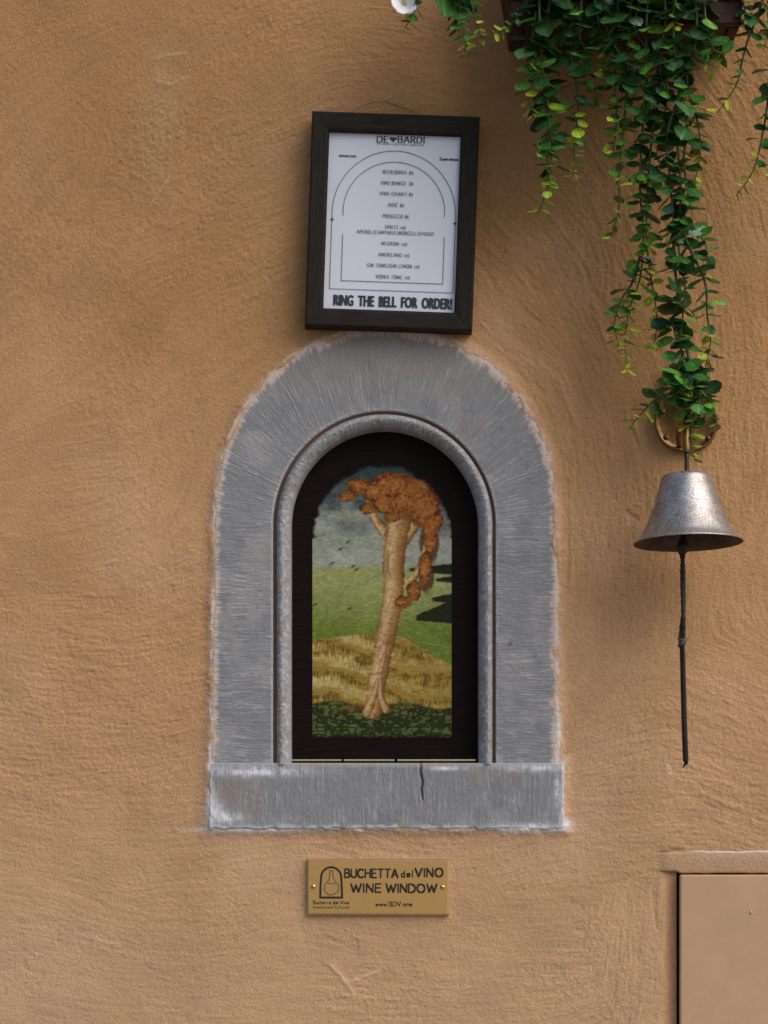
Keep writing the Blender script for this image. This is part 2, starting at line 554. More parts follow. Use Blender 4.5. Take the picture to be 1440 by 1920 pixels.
# old repairs, scratches and hairline cracks of the plaster
for pts, wd, dh, pale, dark in [
    ([(617, 1808), (640, 1830), (653, 1850), (664, 1864)], 3.0, 0.0010, 0.75, 0),
    ([(655, 1842), (680, 1832), (708, 1822)], 3.4, 0.0009, 0.7, 0),
    ([(608, 1754), (625, 1763), (650, 1768), (668, 1762), (671, 1778)], 2.2, -0.0007, 0, 0.12),
    ([(315, 405), (330, 370)], 1.6, 0.0006, 0.35, 0), ([(278, 388), (318, 330)], 1.6, 0.0006, 0.4, 0),
    ([(290, 112), (312, 104), (350, 100)], 2.5, 0.0006, 0.35, 0), ([(290, 152), (320, 160), (350, 145)], 2.5, 0.0007, 0.35, 0),
    ([(720, 190), (745, 200), (770, 211), (784, 208)], 1.6, -0.0007, 0, 0.2),
    ([(1175, 957), (1197, 975)], 2.0, -0.0012, 0, 0.5), ([(1188, 948), (1200, 954)], 1.4, -0.0008, 0, 0.35),
    ([(1172, 970), (1182, 985)], 4.0, 0.0003, 0.6, 0), ([(1190, 967), (1200, 968)], 1.4, -0.0008, 0, 0.35),
    ([(1050, 925), (1110, 925), (1160, 915), (1215, 893)], 1.2, -0.0004, 0, 0.10),
    ([(1251, 1437), (1256, 1452)], 4.0, 0.0008, 1.0, 0), ([(1188, 812), (1196, 832)], 2.0, -0.0010, 0, 0.3),
    ([(1236, 1600), (1262, 1594), (1280, 1592)], 2.0, -0.0014, 0, 0.35),
    ([(1226, 1650), (1224, 1690), (1232, 1740)], 1.5, -0.0009, 0, 0.25),
    ([(400, 1620), (450, 1640)], 2.0, -0.0004, 0, 0.05), ([(560, 1560), (565, 1600)], 2.2, 0.0005, 0.1, 0),
    ([(1010, 680), (1050, 720), (1075, 790)], 4.5, 0.0009, 0.06, 0), ([(985, 690), (1020, 740), (1040, 800)], 3.5, -0.0006, 0, 0.03),
    ([(1110, 560), (1128, 620), (1150, 690)], 5, 0.0007, 0.06, 0), ([(1068, 900), (1072, 1000), (1070, 1100)], 3.0, 0.0007, 0.06, 0),
    ([(440, 250), (560, 205)], 3, 0.0004, 0, 0), ([(840, 95), (930, 120), (960, 135)], 1.6, -0.0005, 0, 0.08),
    ([(1140, 500), (1138, 560)], 2.5, 0.0005, 0, 0), ([(440, 530), (520, 478)], 3, 0.0007, 0.05, 0), ([(470, 560), (550, 505)], 3, 0.0006, 0.05, 0),
    ([(400, 500), (450, 470)], 4, 0.0007, 0.08, 0), ([(60, 720), (150, 640)], 6, 0.0006, 0.05, 0), ([(380, 740), (480, 650)], 5, 0.0006, 0.05, 0),
    ([(1330, 380), (1325, 440)], 3.0, 0.0005, 0.05, 0), ([(300, 1010), (345, 930), (360, 880)], 5, -0.0005, 0, 0.02)]:
    k = stroke_mask(pts, wd)
    h += dh * k
    palemark = np.maximum(palemark, pale * k)
    darkmark = np.maximum(darkmark, dark * k)
# smooth triangular repair
rep = sstep(40, 20, np.abs(PX - 652) + np.abs(PY - 1800) * 0.75)
h = h * (1 - 0.7 * rep) - 0.0005 * rep
rep2 = sstep(1, 0.7, np.hypot((PX - 318) / 26, (PY - 130) / 18))
h -= 0.0006 * rep2

# plaster lips up to the stone and sinks behind it
rag = 2.6 * fbm(PX / 26, PY / 26, 91, 3) + 1.6 * vn(PX / 5, PY / 5, 93)
SD = stone_sd(PX, PY) + rag
h += 0.0042 * np.exp(-(np.maximum(SD, 0) / 13) ** 2) * (0.9 + 0.35 * fbm(PX / 30, PY / 30, 95, 2))
h -= 0.010 * sstep(0.0, -11.0, SD + 6.5)

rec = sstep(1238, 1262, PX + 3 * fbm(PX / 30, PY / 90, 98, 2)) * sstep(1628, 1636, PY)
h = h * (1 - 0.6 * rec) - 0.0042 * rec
h -= 0.0009 * stroke_mask([(1231, 1634), (1229, 1690), (1231, 1745)], 1.6)
# colour of the plaster
base = np.empty(PX.shape + (3,)); base[:] = (0.50, 0.298, 0.155)
n1 = fbm(PX / 260, PY / 260, 101, 4); n2 = fbm(PX / 90, PY / 90, 111, 4)
base = mixc(base, (0.555, 0.355, 0.215), sstep(-0.1, 0.7, n1) * 0.65)
base = mixc(base, (0.42, 0.235, 0.10), sstep(0.0, 0.7, fbm(PX / 300 + 7, PY / 300, 121, 3)) * 0.8)
# upper wall: stronger ochre with vignette darkening painted in; lower wall worn paler
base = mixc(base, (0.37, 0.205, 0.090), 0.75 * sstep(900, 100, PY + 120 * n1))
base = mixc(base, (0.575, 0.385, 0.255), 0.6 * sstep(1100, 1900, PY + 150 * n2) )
base = base * (1 + 0.09 * n2 + 0.012 * broad.clip(-2, 2) + 0.02 * med.clip(-2, 2) + 0.04 * grain)[..., None]
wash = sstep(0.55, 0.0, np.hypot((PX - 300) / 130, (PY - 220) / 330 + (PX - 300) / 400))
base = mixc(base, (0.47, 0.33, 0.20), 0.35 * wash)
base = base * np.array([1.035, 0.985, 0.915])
base = mixc(base, (0.66, 0.50, 0.38), palemark * 0.7)
base = base * (1 - darkmark)[..., None]
base = base * (1 - 0.08 * pit)[..., None]
base = mixc(base, (0.37, 0.195, 0.085), 0.55 * rec)  # shadow beside the utility door painted brown into the strip
lime = np.exp(-(np.maximum(SD - 1, 0) / (10 + 4 * fbm(PX / 60, PY / 60, 131, 2))) ** 2) * (0.62 + 0.5 * fbm(PX / 16, PY / 16, 133, 3))
lime *= 0.35 + 0.65 * sstep(640, 900, PY)
base = mixc(base, (0.62, 0.44, 0.33), np.clip(lime * 0.75, 0, 1))
wl = np.exp(-((SD - 1.5) / 2.6) ** 2) * sstep(-0.25, 0.35, fbm(PX / 26, PY / 26, 137, 3)) * (0.45 + 0.55 * sstep(640, 950, PY))
base = mixc(base, (0.74, 0.68, 0.66), np.clip(wl * 0.9, 0, 1))
for (a, b, rx, ry) in [(397, 1520, 12, 30), (985, 1553, 55, 8), (1046, 1545, 28, 9), (470, 1556, 90, 5), (1046, 1370, 5, 22), (398, 1440, 12, 9)]:
    k = np.exp(-((PX - a) / rx) ** 2 - ((PY - b) / ry) ** 2) * (0.8 + 0.6 * fbm(PX / 9, PY / 9, 141, 3))
    base = mixc(base, (0.80, 0.79, 0.82), np.clip(k * 1.1, 0, 1))
    h += 0.0008 * np.clip(k, 0, 1)

# full wall sheet: dense middle, sparse surroundings
GX, GZ = Xc, Zc
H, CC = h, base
fx_ = (GX[:-1, :-1] + GX[1:, 1:]) / 2 / S + 720
fy_ = 1920 - ((GZ[:-1, :-1] + GZ[1:, 1:]) / 2 - ZB) / S
keep = stone_sd(fx_, fy_) > -22
DOOR = (1274, 1640)   # upper left corner of the utility door, px
keep &= ~((fx_ > 1268.5) & (fx_ < 1262 + 800) & (fy_ > 1636) & (fy_ < 1636 + 1100))
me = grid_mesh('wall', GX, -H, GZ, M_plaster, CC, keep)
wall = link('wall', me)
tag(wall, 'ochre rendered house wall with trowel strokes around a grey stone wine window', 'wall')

# ------------------------------------------------------------------ stone surround
FACE = 0.0045   # stone face proud of the mean wall plane
surround = empty('stone_surround', (0.0, -FACE, ZB + (1920 - 1553) * S))
tag(surround, 'grey chiselled stone arch surround with sill framing the small wine window', 'window surround')


def stone_colour(u, v, along, ref):
    n = fbm(u / 60, v / 60, 201, 4)
    c = np.empty(u.shape + (3,)); c[:] = (0.240, 0.245, 0.254)
    c = mixc(c, (0.31, 0.30, 0.30), sstep(-0.1, 0.6, n))
    c = mixc(c, (0.185, 0.19, 0.195), sstep(0.1, 0.7, fbm(u / 35 + 9, v / 35, 211, 4)) * 0.6)
    c = mixc(c, (0.29, 0.235, 0.20), sstep(0.25, 0.7, fbm(u / 80 + 3, v / 80, 221, 3)) * 0.55)
    return c


def tool_marks(al, ac, seed):
    """al: px along the marks' sequence, ac: px across (marks run this way)"""
    wob = 2.0 * vn(al / 34, ac / 40, seed) + 0.7 * vn(al / 9, ac / 16, seed + 1)
    a = vn((al + wob) / 2.3, ac / 30, seed + 2)
    b = vn((al + wob) / 3.9, ac / 55, seed + 3)
    c = vn(al / 1.8, ac / 8, seed + 4)
    am = 0.55 + 0.45 * sstep(-0.5, 0.3, vn(al / 45, ac / 30, seed + 5))
    return am * (0.62 * a + 0.28 * b) + 0.42 * c


def path(t, a_l, a_r, b, x_c, bottom=1434.0):
    """t in px along the left jamb, over the arch, down the right jamb. returns px, py"""
    J = bottom - 985
    A = 1000.0
    x = np.empty_like(t); y = np.empty_like(t)
    lj = t < J; rj = t > J + A; ar = ~(lj | rj)
    yl = bottom - t
    x[lj] = a_l(yl[lj]) if callable(a_l) else a_l
    y[lj] = yl[lj]
    yr = 985 + (t - J - A)
    x[rj] = a_r(yr[rj]) if callable(a_r) else a_r
    y[rj] = yr[rj]
    ph = math.pi * (1 - (t[ar] - J) / A)
    L = (a_l(np.float64(985.0)) if callable(a_l) else a_l); Rr = (a_r(np.float64(985.0)) if callable(a_r) else a_r)
    xc = (L + Rr) / 2; ra = (Rr - L) / 2
    n = x_c
    cc, ss = np.cos(ph), np.sin(ph)
    k = (np.abs(cc) ** n + np.abs(ss) ** n) ** (-1 / n)
    x[ar] = xc + ra * k * cc
    y[ar] = 985 - b * k * ss
    return x, y


NT = 2600
J = 1434.0 - 985; TL = J * 2 + 1000
t = np.linspace(0, TL, NT)
ox, oy = path(t, left_edge, right_edge, 368.0, 2.12)
GL, GR = 511.5, 929.5
ix, iy = path(t, GL, GR, 214.0, 2.0)
NV = 110
v = np.linspace(0, 1, NV)
v = np.concatenate([[-0.012, -0.008, -0.004], v, 1 + np.array([0.02, 0.04, 0.06])])
X = ix[None, :] + (ox - ix)[None, :] * v[:, None]
Y = iy[None, :] + (oy - iy)[None, :] * v[:, None]
T = np.broadcast_to(t[None, :], X.shape); V = np.broadcast_to(v[:, None], X.shape)
wpx = np.hypot(ox - ix, oy - iy)[None, :] * V
tm = tool_marks(T * 1.12, wpx, 301)
hh = FACE + 0.00030 * tm + 0.0006 * fbm(X / 80, Y / 80, 311, 3) + 0.00022 * fbm(X / 8, Y / 8, 321, 3)
hh -= 0.0024 * sstep(0.985, 1.06, V) + 0.0004 * sstep(0.965, 1.0, V + 0.02 * fbm(T / 14, V * 4, 331, 2))
inner = sstep(0.018, 0.0, V + 0.012 * vn(T / 9, V, 341))
hh -= 0.0009 * inner
hh[0, :] = FACE - 0.006; hh[1, :] = FACE - 0.004; hh[2, :] = FACE - 0.002
C = stone_colour(X, Y, T, 0)
C = mixc(C, (0.50, 0.50, 0.52), np.clip(0.30 * sstep(0.2, 0.9, tm) , 0, 1))
C = C * (1 + 0.13 * np.clip(tm, -1, 1))[..., None]
# upper part of the arch stone is browner with dust, edges carry plaster smears
C = mixc(C, (0.27, 0.225, 0.19), 0.55 * sstep(800, 640, Y + 30 * fbm(X / 60, Y / 60, 351, 3)))
edge = sstep(0.895, 0.995, V + 0.065 * fbm(X / 14, Y / 14, 361, 4) + 0.035 * vn(T / 3.2, V * 2, 363) + 0.02)
C = mixc(C, (0.62, 0.49, 0.42), edge * 0.85)
C = mixc(C, (0.48, 0.48, 0.50), sstep(0.05, 0.0, V) * 0.6)  # groove lip highlight painted as a pale edge
C = mixc(C, (0.52, 0.52, 0.54), 0.45 * sstep(1395, 1432, Y + 16 * fbm(X / 20, Y / 20, 371, 3)) * sstep(-0.2, 0.4, fbm(X / 30, Y / 16, 381, 3)))
spot = np.exp(-(((X - 956) / 4) ** 2 + ((Y - 1208) / 4) ** 2)); C = C * (1 - 0.6 * spot)[..., None]
me = grid_mesh('arch_stone', (X - 720) * S, -hh, ZB + (1920 - Y) * S, M_stone, C)
me.flip_normals() if False else None
arch_stone = link('arch_stone', me, surround)
tag(arch_stone, 'one piece arched stone with radial chisel marks')

# rounded moulding between the groove and the opening
prof = [(-1.0, -6.0), (0, -4.5), (4.0, -4.4), (6.2, -4.0), (7.2, -2.0), (9.0, 0.4), (11.5, 2.6), (14, 3.7), (16.5, 4.1), (19, 3.6), (22, 2.4), (25, 0.7),
        (28, -1.9), (30.5, -4.5), (32, -7.5), (33, -11.5), (33.6, -18), (34, -26), (34.2, -44)]
pw = np.array([p[0] for p in prof]); pd = np.array([p[1] for p in prof])
s_ = np.linspace(0, len(prof) - 1, 70)
k0 = np.arange(len(prof))
pw = np.interp(s_, k0, pw); pd = np.interp(s_, k0, pd) * 0.001
px_in = 546.5; px_inr = 897.5
qx, qy = path(t, px_in, px_inr, 181.0, 2.0)
ix2, iy2 = path(t, GL, GR, 214.0, 2.0)
f = pw / 34.2
X = ix2[None, :] + (qx - ix2)[None, :] * f[:, None]
Y = iy2[None, :] + (qy - iy2)[None, :] * f[:, None]
T = np.broadcast_to(t[None, :], X.shape); F = np.broadcast_to(f[:, None], X.shape)
on = sstep(0.14, 0.3, F) * sstep(1.01, 0.8, F)
rough = fbm(T / 7, F * 5, 401, 3) + 0.8 * vn(T / 4, F * 9, 402)
dd = FACE + pd[:, None] + 0.00034 * rough * on + 0.0005 * fbm(T / 60, F, 405, 2)
C = np.empty(X.shape + (3,)); C[:] = (0.31, 0.315, 0.33)
C = mixc(C, (0.25, 0.20, 0.165), sstep(-0.2, 0.5, fbm(T / 30, F * 2.2, 411, 4)) * 0.55)
C = C * (1 + 0.22 * np.clip(rough, -1, 1) * on)[..., None]
C = mixc(C, (0.45, 0.45, 0.47), 0.55 * sstep(0.3, 0.9, rough) * on)
C = mixc(C, (0.13, 0.065, 0.035), sstep(0.235, 0.19, F) * 0.95)     # dark reddish brown in the groove
me = grid_mesh('moulding', (X - 720) * S, -dd, ZB + (1920 - Y) * S, M_stone, C)
moulding = link('moulding', me, surround)

# sill block
sx_ = np.linspace(391, 1057, 1100); sy_ = np.linspace(1556, 1433, 190)
X, Y = np.meshgrid(sx_, sy_)
tm = tool_marks(X * 1.05, Y, 501)
e = np.minimum(np.minimum(X - 391, 1057 - X), 1556 - Y)
hh = FACE + 0.0015 + 0.00022 * tm + 0.0006 * fbm(X / 80, Y / 80, 511, 3) + 0.00022 * fbm(X / 8, Y / 8, 521, 3)
hh -= 0.0022 * sstep(5, 0, e + 3 * fbm(X / 15, Y / 15, 531, 3))
crk = np.exp(-((X - 789 - 0.06 * (Y - 1440) - 1.5 * vn(Y / 8, Y * 0, 541)) / (2.6 - 0.018 * (Y - 1440))) ** 2) * sstep(1512, 1490, Y)
hh -= 0.0022 * crk
top = sstep(1441, 1436, Y + 1.5 * fbm(X / 20, Y / 20, 551, 2))
C = stone_colour(X + 500, Y, X, 0)
C = mixc(C, (0.50, 0.50, 0.52), np.clip(0.22 * sstep(0.2, 0.9, tm), 0, 1))
C = C * (1 + 0.13 * np.clip(tm, -1, 1))[..., None]
C = C * (1 - 0.75 * crk)[..., None]
C = mixc(C, (0.42, 0.42, 0.42), top * 0.5)
C = mixc(C, (0.55, 0.53, 0.54), 0.85 * sstep(11, 2, e + 9 * fbm(X / 14, Y / 14, 561, 4)))
for (a, b, rx, ry) in [(402, 1515, 14, 26), (425, 1532, 30, 10), (1010, 1440, 60, 7), (985, 1550, 50, 7), (1044, 1480, 5, 34), (480, 1447, 90, 9), (840, 1441, 30, 4)]:
    k = np.exp(-((X - a) / rx) ** 2 - ((Y - b) / ry) ** 2) * (0.75 + 0.8 * fbm(X / 9, Y / 9, 571, 3))
    C = mixc(C, (0.72, 0.72, 0.76), np.clip(k, 0, 1))
C = mixc(C, (0.26, 0.20, 0.17), 0.6 * np.exp(-((X - 425) / 26) ** 2 - ((Y - 1480) / 30) ** 2))
XX = (X - 720) * S; YY = -hh; ZZ = ZB + (1920 - Y) * S
# add the upper bevel and the flat top that runs back under the shutter
XX = np.vstack([XX, XX[-1:], XX[-1:]]); ZZ = np.vstack([ZZ, ZZ[-1:] + 0.0012, ZZ[-1:] + 0.0012])
YY = np.vstack([YY, YY[-1:] + 0.0015, YY[-1:] * 0 + 0.045]); C = np.concatenate([C, C[-1:], C[-1:]], 0)
me = grid_mesh('sill_stone', XX, YY, ZZ, M_stone, C)
sill = link('sill_stone', me, surround)
tag(sill, 'rectangular stone sill with vertical chisel marks and a short crack')

# ------------------------------------------------------------------ shutter with its painting
HY = 0.0225  # front face of the shutter, behind the wall plane
shutter = empty('wooden_shutter', (0.0, HY, ZB + (1920 - 1430) * S))
tag(shutter, 'dark wooden arched shutter with a landscape painting closing the wine window', 'shutter')


def arch_prism(xl, xr, ytop, yspring, ybot, y0, y1, n=40, bev=0.001):
    xc, ra, rb = (xl + xr) / 2, (xr - xl) / 2, yspring - ytop
    pts = [(xl, ybot)] + [(xc + ra * math.cos(math.pi * (1 - i / n)), yspring - rb * math.sin(math.pi * (1 - i / n))) for i in range(n + 1)] + [(xr, ybot)]
    vs, fs = [], []
    m = len(pts)
    for (off, y) in ((0.0, y1), (0.0, y0 + bev), (bev / S, y0)):
        for (a, b) in pts:
            aa = a + (off if a < xc - 1e-6 else -off if a > xc + 1e-6 else 0); bb = b + off * (1 if b < yspring else 0) - (off if b == ybot else 0)
            vs.append(((aa - 720) * S, y, ZB + (1920 - bb) * S))
    for r in range(2):
        for i in range(m):
            j = (i + 1) % m
            fs.append([r * m + i, r * m + j, (r + 1) * m + j, (r + 1) * m + i])
    fs.append([2 * m + i for i in range(m)][::-1])
    fs.append(list(range(m)))
    return vs, fs


vs, fs = arch_prism(538, 906, 794, 985, 1421, HY, HY + 0.015)
board = link('board', mesh_from('board', vs, fs, M_hatch), shutter)
bl = ([], [])
for a, b in ((546, 640), (644, 740), (745, 893)):
    p0 = W(a, 1424, 0); p1 = W(b, 1424, 0)
    box(bl, (p0.x, HY - 0.0012, ZB + (1920 - 1425.5) * S), (p1.x, HY + 0.012, ZB + (1920 - 1422.0) * S), 0.0003)
link('brass_edge_strip', mesh_from('brass_edge_strip', *bl, M_brassedge), shutter)

# the painting: a plain landscape (no figures) in the same colours
ux = np.arange(585, 848.5, 0.9); uy = np.arange(1383, 861, -0.9)
X, Y = np.meshgrid(ux, uy)
brush = fbm(X / 6, Y / 3.5, 601, 3); br2 = fbm(X / 25, Y / 12, 611, 3)
C = np.empty(X.shape + (3,)); C[:] = (0.055, 0.085, 0.09)
C = mixc(C, (0.37, 0.39, 0.32), sstep(880, 1040, Y + 35 * br2))
cloud = sstep(0.0, 0.5, fbm(X / 60, Y / 26, 621, 4)) * sstep(900, 960, Y)
C = mixc(C, (0.36, 0.37, 0.30), cloud * 0.7)
sea = sstep(1064, 1067, Y + 0.01 * X)
Cs = np.empty_like(C); Cs[:] = (0.36, 0.38, 0.16)
Cs = mixc(Cs, (0.19, 0.24, 0.045), sstep(1080, 1190, Y + 20 * br2))
Cs = mixc(Cs, (0.36, 0.40, 0.18), 0.5 * sstep(0.2, 0.6, fbm(X / 14, Y / 3, 631, 3)))
C = C * (1 - sea[..., None]) + Cs * sea[..., None]
for (xa, ya, sl_, th) in [(765, 1062, 0.10, 7), (815, 1082, 0.15, 6), (808, 1118, 0.2, 8), (778, 1152, 0.42, 10)]:
    up = ya - np.maximum(X - xa, 0) * sl_ - 3 * np.abs(fbm(X / 12, Y * 0, 641, 3)) * (X > xa)
    k = sstep(xa, xa + 6, X) * sstep(up - 1.5, up + 1.5, Y) * sstep(ya + th, ya + th - 4, Y - 0.08 * (X - xa))
    C = mixc(C, (0.03, 0.032, 0.015), k)
# golden dunes
dl = 1192 + 6 * np.sin(X / 40) + np.maximum(X - 760, 0) * 0.55
dune = sstep(dl - 2, dl + 2, Y)
gr = vn(X / 2.2, Y / 9, 645)
band = np.sin((Y - 0.22 * (X - 585) + 12 * np.sin(X / 46 + 0.5) + 16 * br2 + 5 * gr) / 7.5) * 0.8 + 0.45 * gr
Cd = np.empty_like(C); Cd[:] = (0.38, 0.26, 0.06)
Cd = mixc(Cd, (0.56, 0.46, 0.20), sstep(0.1, 0.9, band) * (0.35 + 0.65 * sstep(800, 600, X)))
Cd = mixc(Cd, (0.12, 0.07, 0.02), sstep(-0.4, -0.95, band) * 0.7)
C = C * (1 - dune[..., None]) + Cd * dune[..., None]
low = sstep(-3, 3, Y - (1318 + 5 * np.sin(X / 21) + 0.03 * (X - 700)))
Cl = np.empty_like(C); Cl[:] = (0.035, 0.045, 0.012)
Cl = mixc(Cl, (0.13, 0.15, 0.05), sstep(0.25, 0.6, np.abs(fbm(X / 12, Y / 7, 651, 4)) * 1.6))
Cl = mixc(Cl, (0.22, 0.10, 0.02), 0.7 * np.exp(-((X - 690) / 50) ** 2 - ((Y - 1322) / 9) ** 2))
C = C * (1 - low[..., None]) + Cl * low[..., None]
# a pale leaning tree trunk with limbs and russet foliage
def seg(pts, w0, w1):
    """signed position across a tapered limb: |q|<1 inside, plus coverage"""
    best = np.full(X.shape, 1e9); qq = np.zeros_like(X)
    n_ = len(pts) - 1
    for k_, ((a, b), (c, d)) in enumerate(zip(pts[:-1], pts[1:])):
        vx, vy = c - a, d - b
        tt = np.clip(((X - a) * vx + (Y - b) * vy) / (vx * vx + vy * vy), 0, 1)
        wd = w0 + (w1 - w0) * (k_ + tt) / n_
        dx_, dy_ = X - a - tt * vx, Y - b - tt * vy
        r_ = np.hypot(dx_, dy_) / wd
        sg = np.sign(dx_) * r_
        m_ = r_ < best
        best = np.where(m_, r_, best); qq = np.where(m_, sg, qq)
    return best, qq


def limb(C, pts, w0, w1):
    sm = [(p.x, p.y) for p in catmull([Vector((a, b, 0)) for a, b in pts], 5)]
    r_, q = seg(sm, w0, w1)
    k = sstep(1.04, 0.88, r_ + 0.16 * brush + 0.10 * br2)
    Ct = np.empty_like(C); Ct[:] = (0.43, 0.25, 0.095)
    Ct = mixc(Ct, (0.62, 0.45, 0.24), sstep(0.75, 0.0, np.abs(q + 0.30)))
    Ct = mixc(Ct, (0.17, 0.075, 0.022), sstep(0.25, 1.0, q) * 0.85)
    Ct = mixc(Ct, (0.22, 0.11, 0.04), sstep(0.7, 1.0, -q) * 0.6)
    grv = np.abs(vn(q * 3.2 + Y / 60, Y / 26, 661))
    Ct = mixc(Ct, (0.24, 0.12, 0.04), sstep(0.18, 0.0, grv) * 0.55)
    Ct = mixc(Ct, (0.20, 0.11, 0.045), sstep(0.25, 0.6, fbm(X / 5, Y / 3, 665, 3)) * 0.5)
    return C * (1 - k[..., None]) + Ct * k[..., None]


# cast tone of the foliage mass behind the trunk
back = np.full_like(X, -1.0)
for (a, b, rx, ry) in [(750, 915, 50, 26), (790, 945, 36, 46), (806, 1010, 20, 60), (800, 1075, 16, 38), (705, 925, 26, 20)]:
    back = np.maximum(back, 1 - np.hypot((X - a) / rx, (Y - b) / ry))
bk = sstep(-0.05, 0.25, back + 0.20 * fbm(X / 11, Y / 11, 672, 4))
C = mixc(C, (0.10, 0.035, 0.012), bk * 0.85)
C = limb(C, [(735, 1010), (715, 985), (700, 960), (688, 925), (672, 905)], 12, 3)
C = limb(C, [(742, 1000), (742, 960), (738, 925), (746, 895)], 17, 5)
C = limb(C, [(752, 1015), (775, 985), (790, 950), (815, 925)], 13, 3)
C = limb(C, [(760, 1095), (782, 1070), (795, 1035), (800, 1005)], 9, 3)
C = limb(C, [(700, 1330), (708, 1270), (724, 1190), (738, 1110), (738, 1050), (744, 1000), (748, 975)], 17, 24)
C = limb(C, [(688, 1334), (702, 1300), (712, 1265), (722, 1225)], 9, 3)
C = limb(C, [(724, 1328), (714, 1300), (714, 1260)], 8, 3)
for lay, (thr, ca, cb, sd_) in enumerate([(0.02, (0.13, 0.040, 0.012), (0.24, 0.085, 0.022), 671), (0.16, (0.27, 0.095, 0.024), (0.40, 0.17, 0.045), 681), (0.34, (0.36, 0.15, 0.04), (0.46, 0.22, 0.07), 691)]):
    crown = np.full_like(X, -1.0)
    for (a, b, rx, ry) in [(738, 905, 46, 26), (778, 914, 42, 26), (796, 948, 34, 40), (758, 938, 34, 26), (720, 940, 24, 20), (690, 948, 18, 12), (812, 975, 20, 24), (806, 1000, 13, 42), (797, 1062, 12, 36), (704, 918, 28, 20), (672, 906, 26, 16), (652, 925, 18, 12), (735, 965, 16, 12), (756, 1125, 18, 13), (776, 1104, 14, 22), (822, 920, 14, 14)]:
        crown = np.maximum(crown, 1 - np.hypot((X - a) / rx, (Y - b) / ry))
    ck = sstep(thr, thr + 0.10, crown * (1 - 0.15 * lay) + (0.30 + 0.1 * lay) * fbm(X / (8 - lay), Y / (8 - lay), sd_, 4)) * (crown > -0.5)
    Cc = np.empty_like(C); Cc[:] = ca
    Cc = mixc(Cc, cb, sstep(-0.1, 0.5, fbm(X / 4, Y / 5, sd_ + 3, 3)))
    C = C * (1 - ck[..., None] * 0.92) + Cc * ck[..., None] * 0.92
for (a, b) in [(638, 1025), (622, 1052), (652, 1012), (662, 1058), (655, 1138), (590, 1130), (668, 1064)]:
    C = mixc(C, (0.035, 0.045, 0.015), np.exp(-(((X - a) / 4.5) ** 2 + ((Y - b + 0.5 * (X - a)) / 2.2) ** 2)))
C = C * (1 + 0.26 * brush + 0.14 * br2 + 0.10 * fbm(X / 40, Y / 40, 703, 3))[..., None]
craq = np.abs(vn(X / 7, Y / 7, 701)); C = C * (1 - 0.12 * sstep(0.06, 0, craq))[..., None]
# burnt, faded edge of the transfer
ex = np.maximum(np.abs(X - 716.5) - 131, 0)
rr = np.where(Y < 1005, np.hypot((X - 716.5) / 133, (Y - 1005) / 140), 0)
fade = np.maximum(sstep(0.93, 1.0, rr + 0.05 * fbm(X / 16, Y / 16, 711, 4)), sstep(1374, 1383, Y + 3 * brush))
C = mixc(C, (0.012, 0.006, 0.004), fade)
C = np.clip(C ** 1.15 * 0.92, 0.003, 1)
fx_ = (X[:-1, :-1] + X[1:, 1:]) / 2; fy_ = (Y[:-1, :-1] + Y[1:, 1:]) / 2
kp = np.where(fy_ < 1005, np.hypot((fx_ - 716.5) / 133, (fy_ - 1005) / 141), 0) < 1.0
me = grid_mesh('painting', (X - 720) * S, np.full(X.shape, HY - 0.0004), ZB + (1920 - Y) * S, M_painting, C, kp)
tag(link('painting', me, shutter), 'painted landscape of a pale tree with russet leaves before a green sea')

# back of the niche, dark behind the shutter
bl = ([], [])
box(bl, ((530 - 720) * S, 0.046, ZB + (1920 - 1445) * S), ((915 - 720) * S, 0.05, ZB + (1920 - 790) * S))
link('niche_back', mesh_from('niche_back', *bl, M_gap), shutter)

# ------------------------------------------------------------------ lettering tools
def arc(cx_, cy_, rx, ry, a0, a1, n=10):
    return [(cx_ + rx * math.cos(math.radians(a0 + (a1 - a0) * i / n)), cy_ + ry * math.sin(math.radians(a0 + (a1 - a0) * i / n))) for i in range(n + 1)]


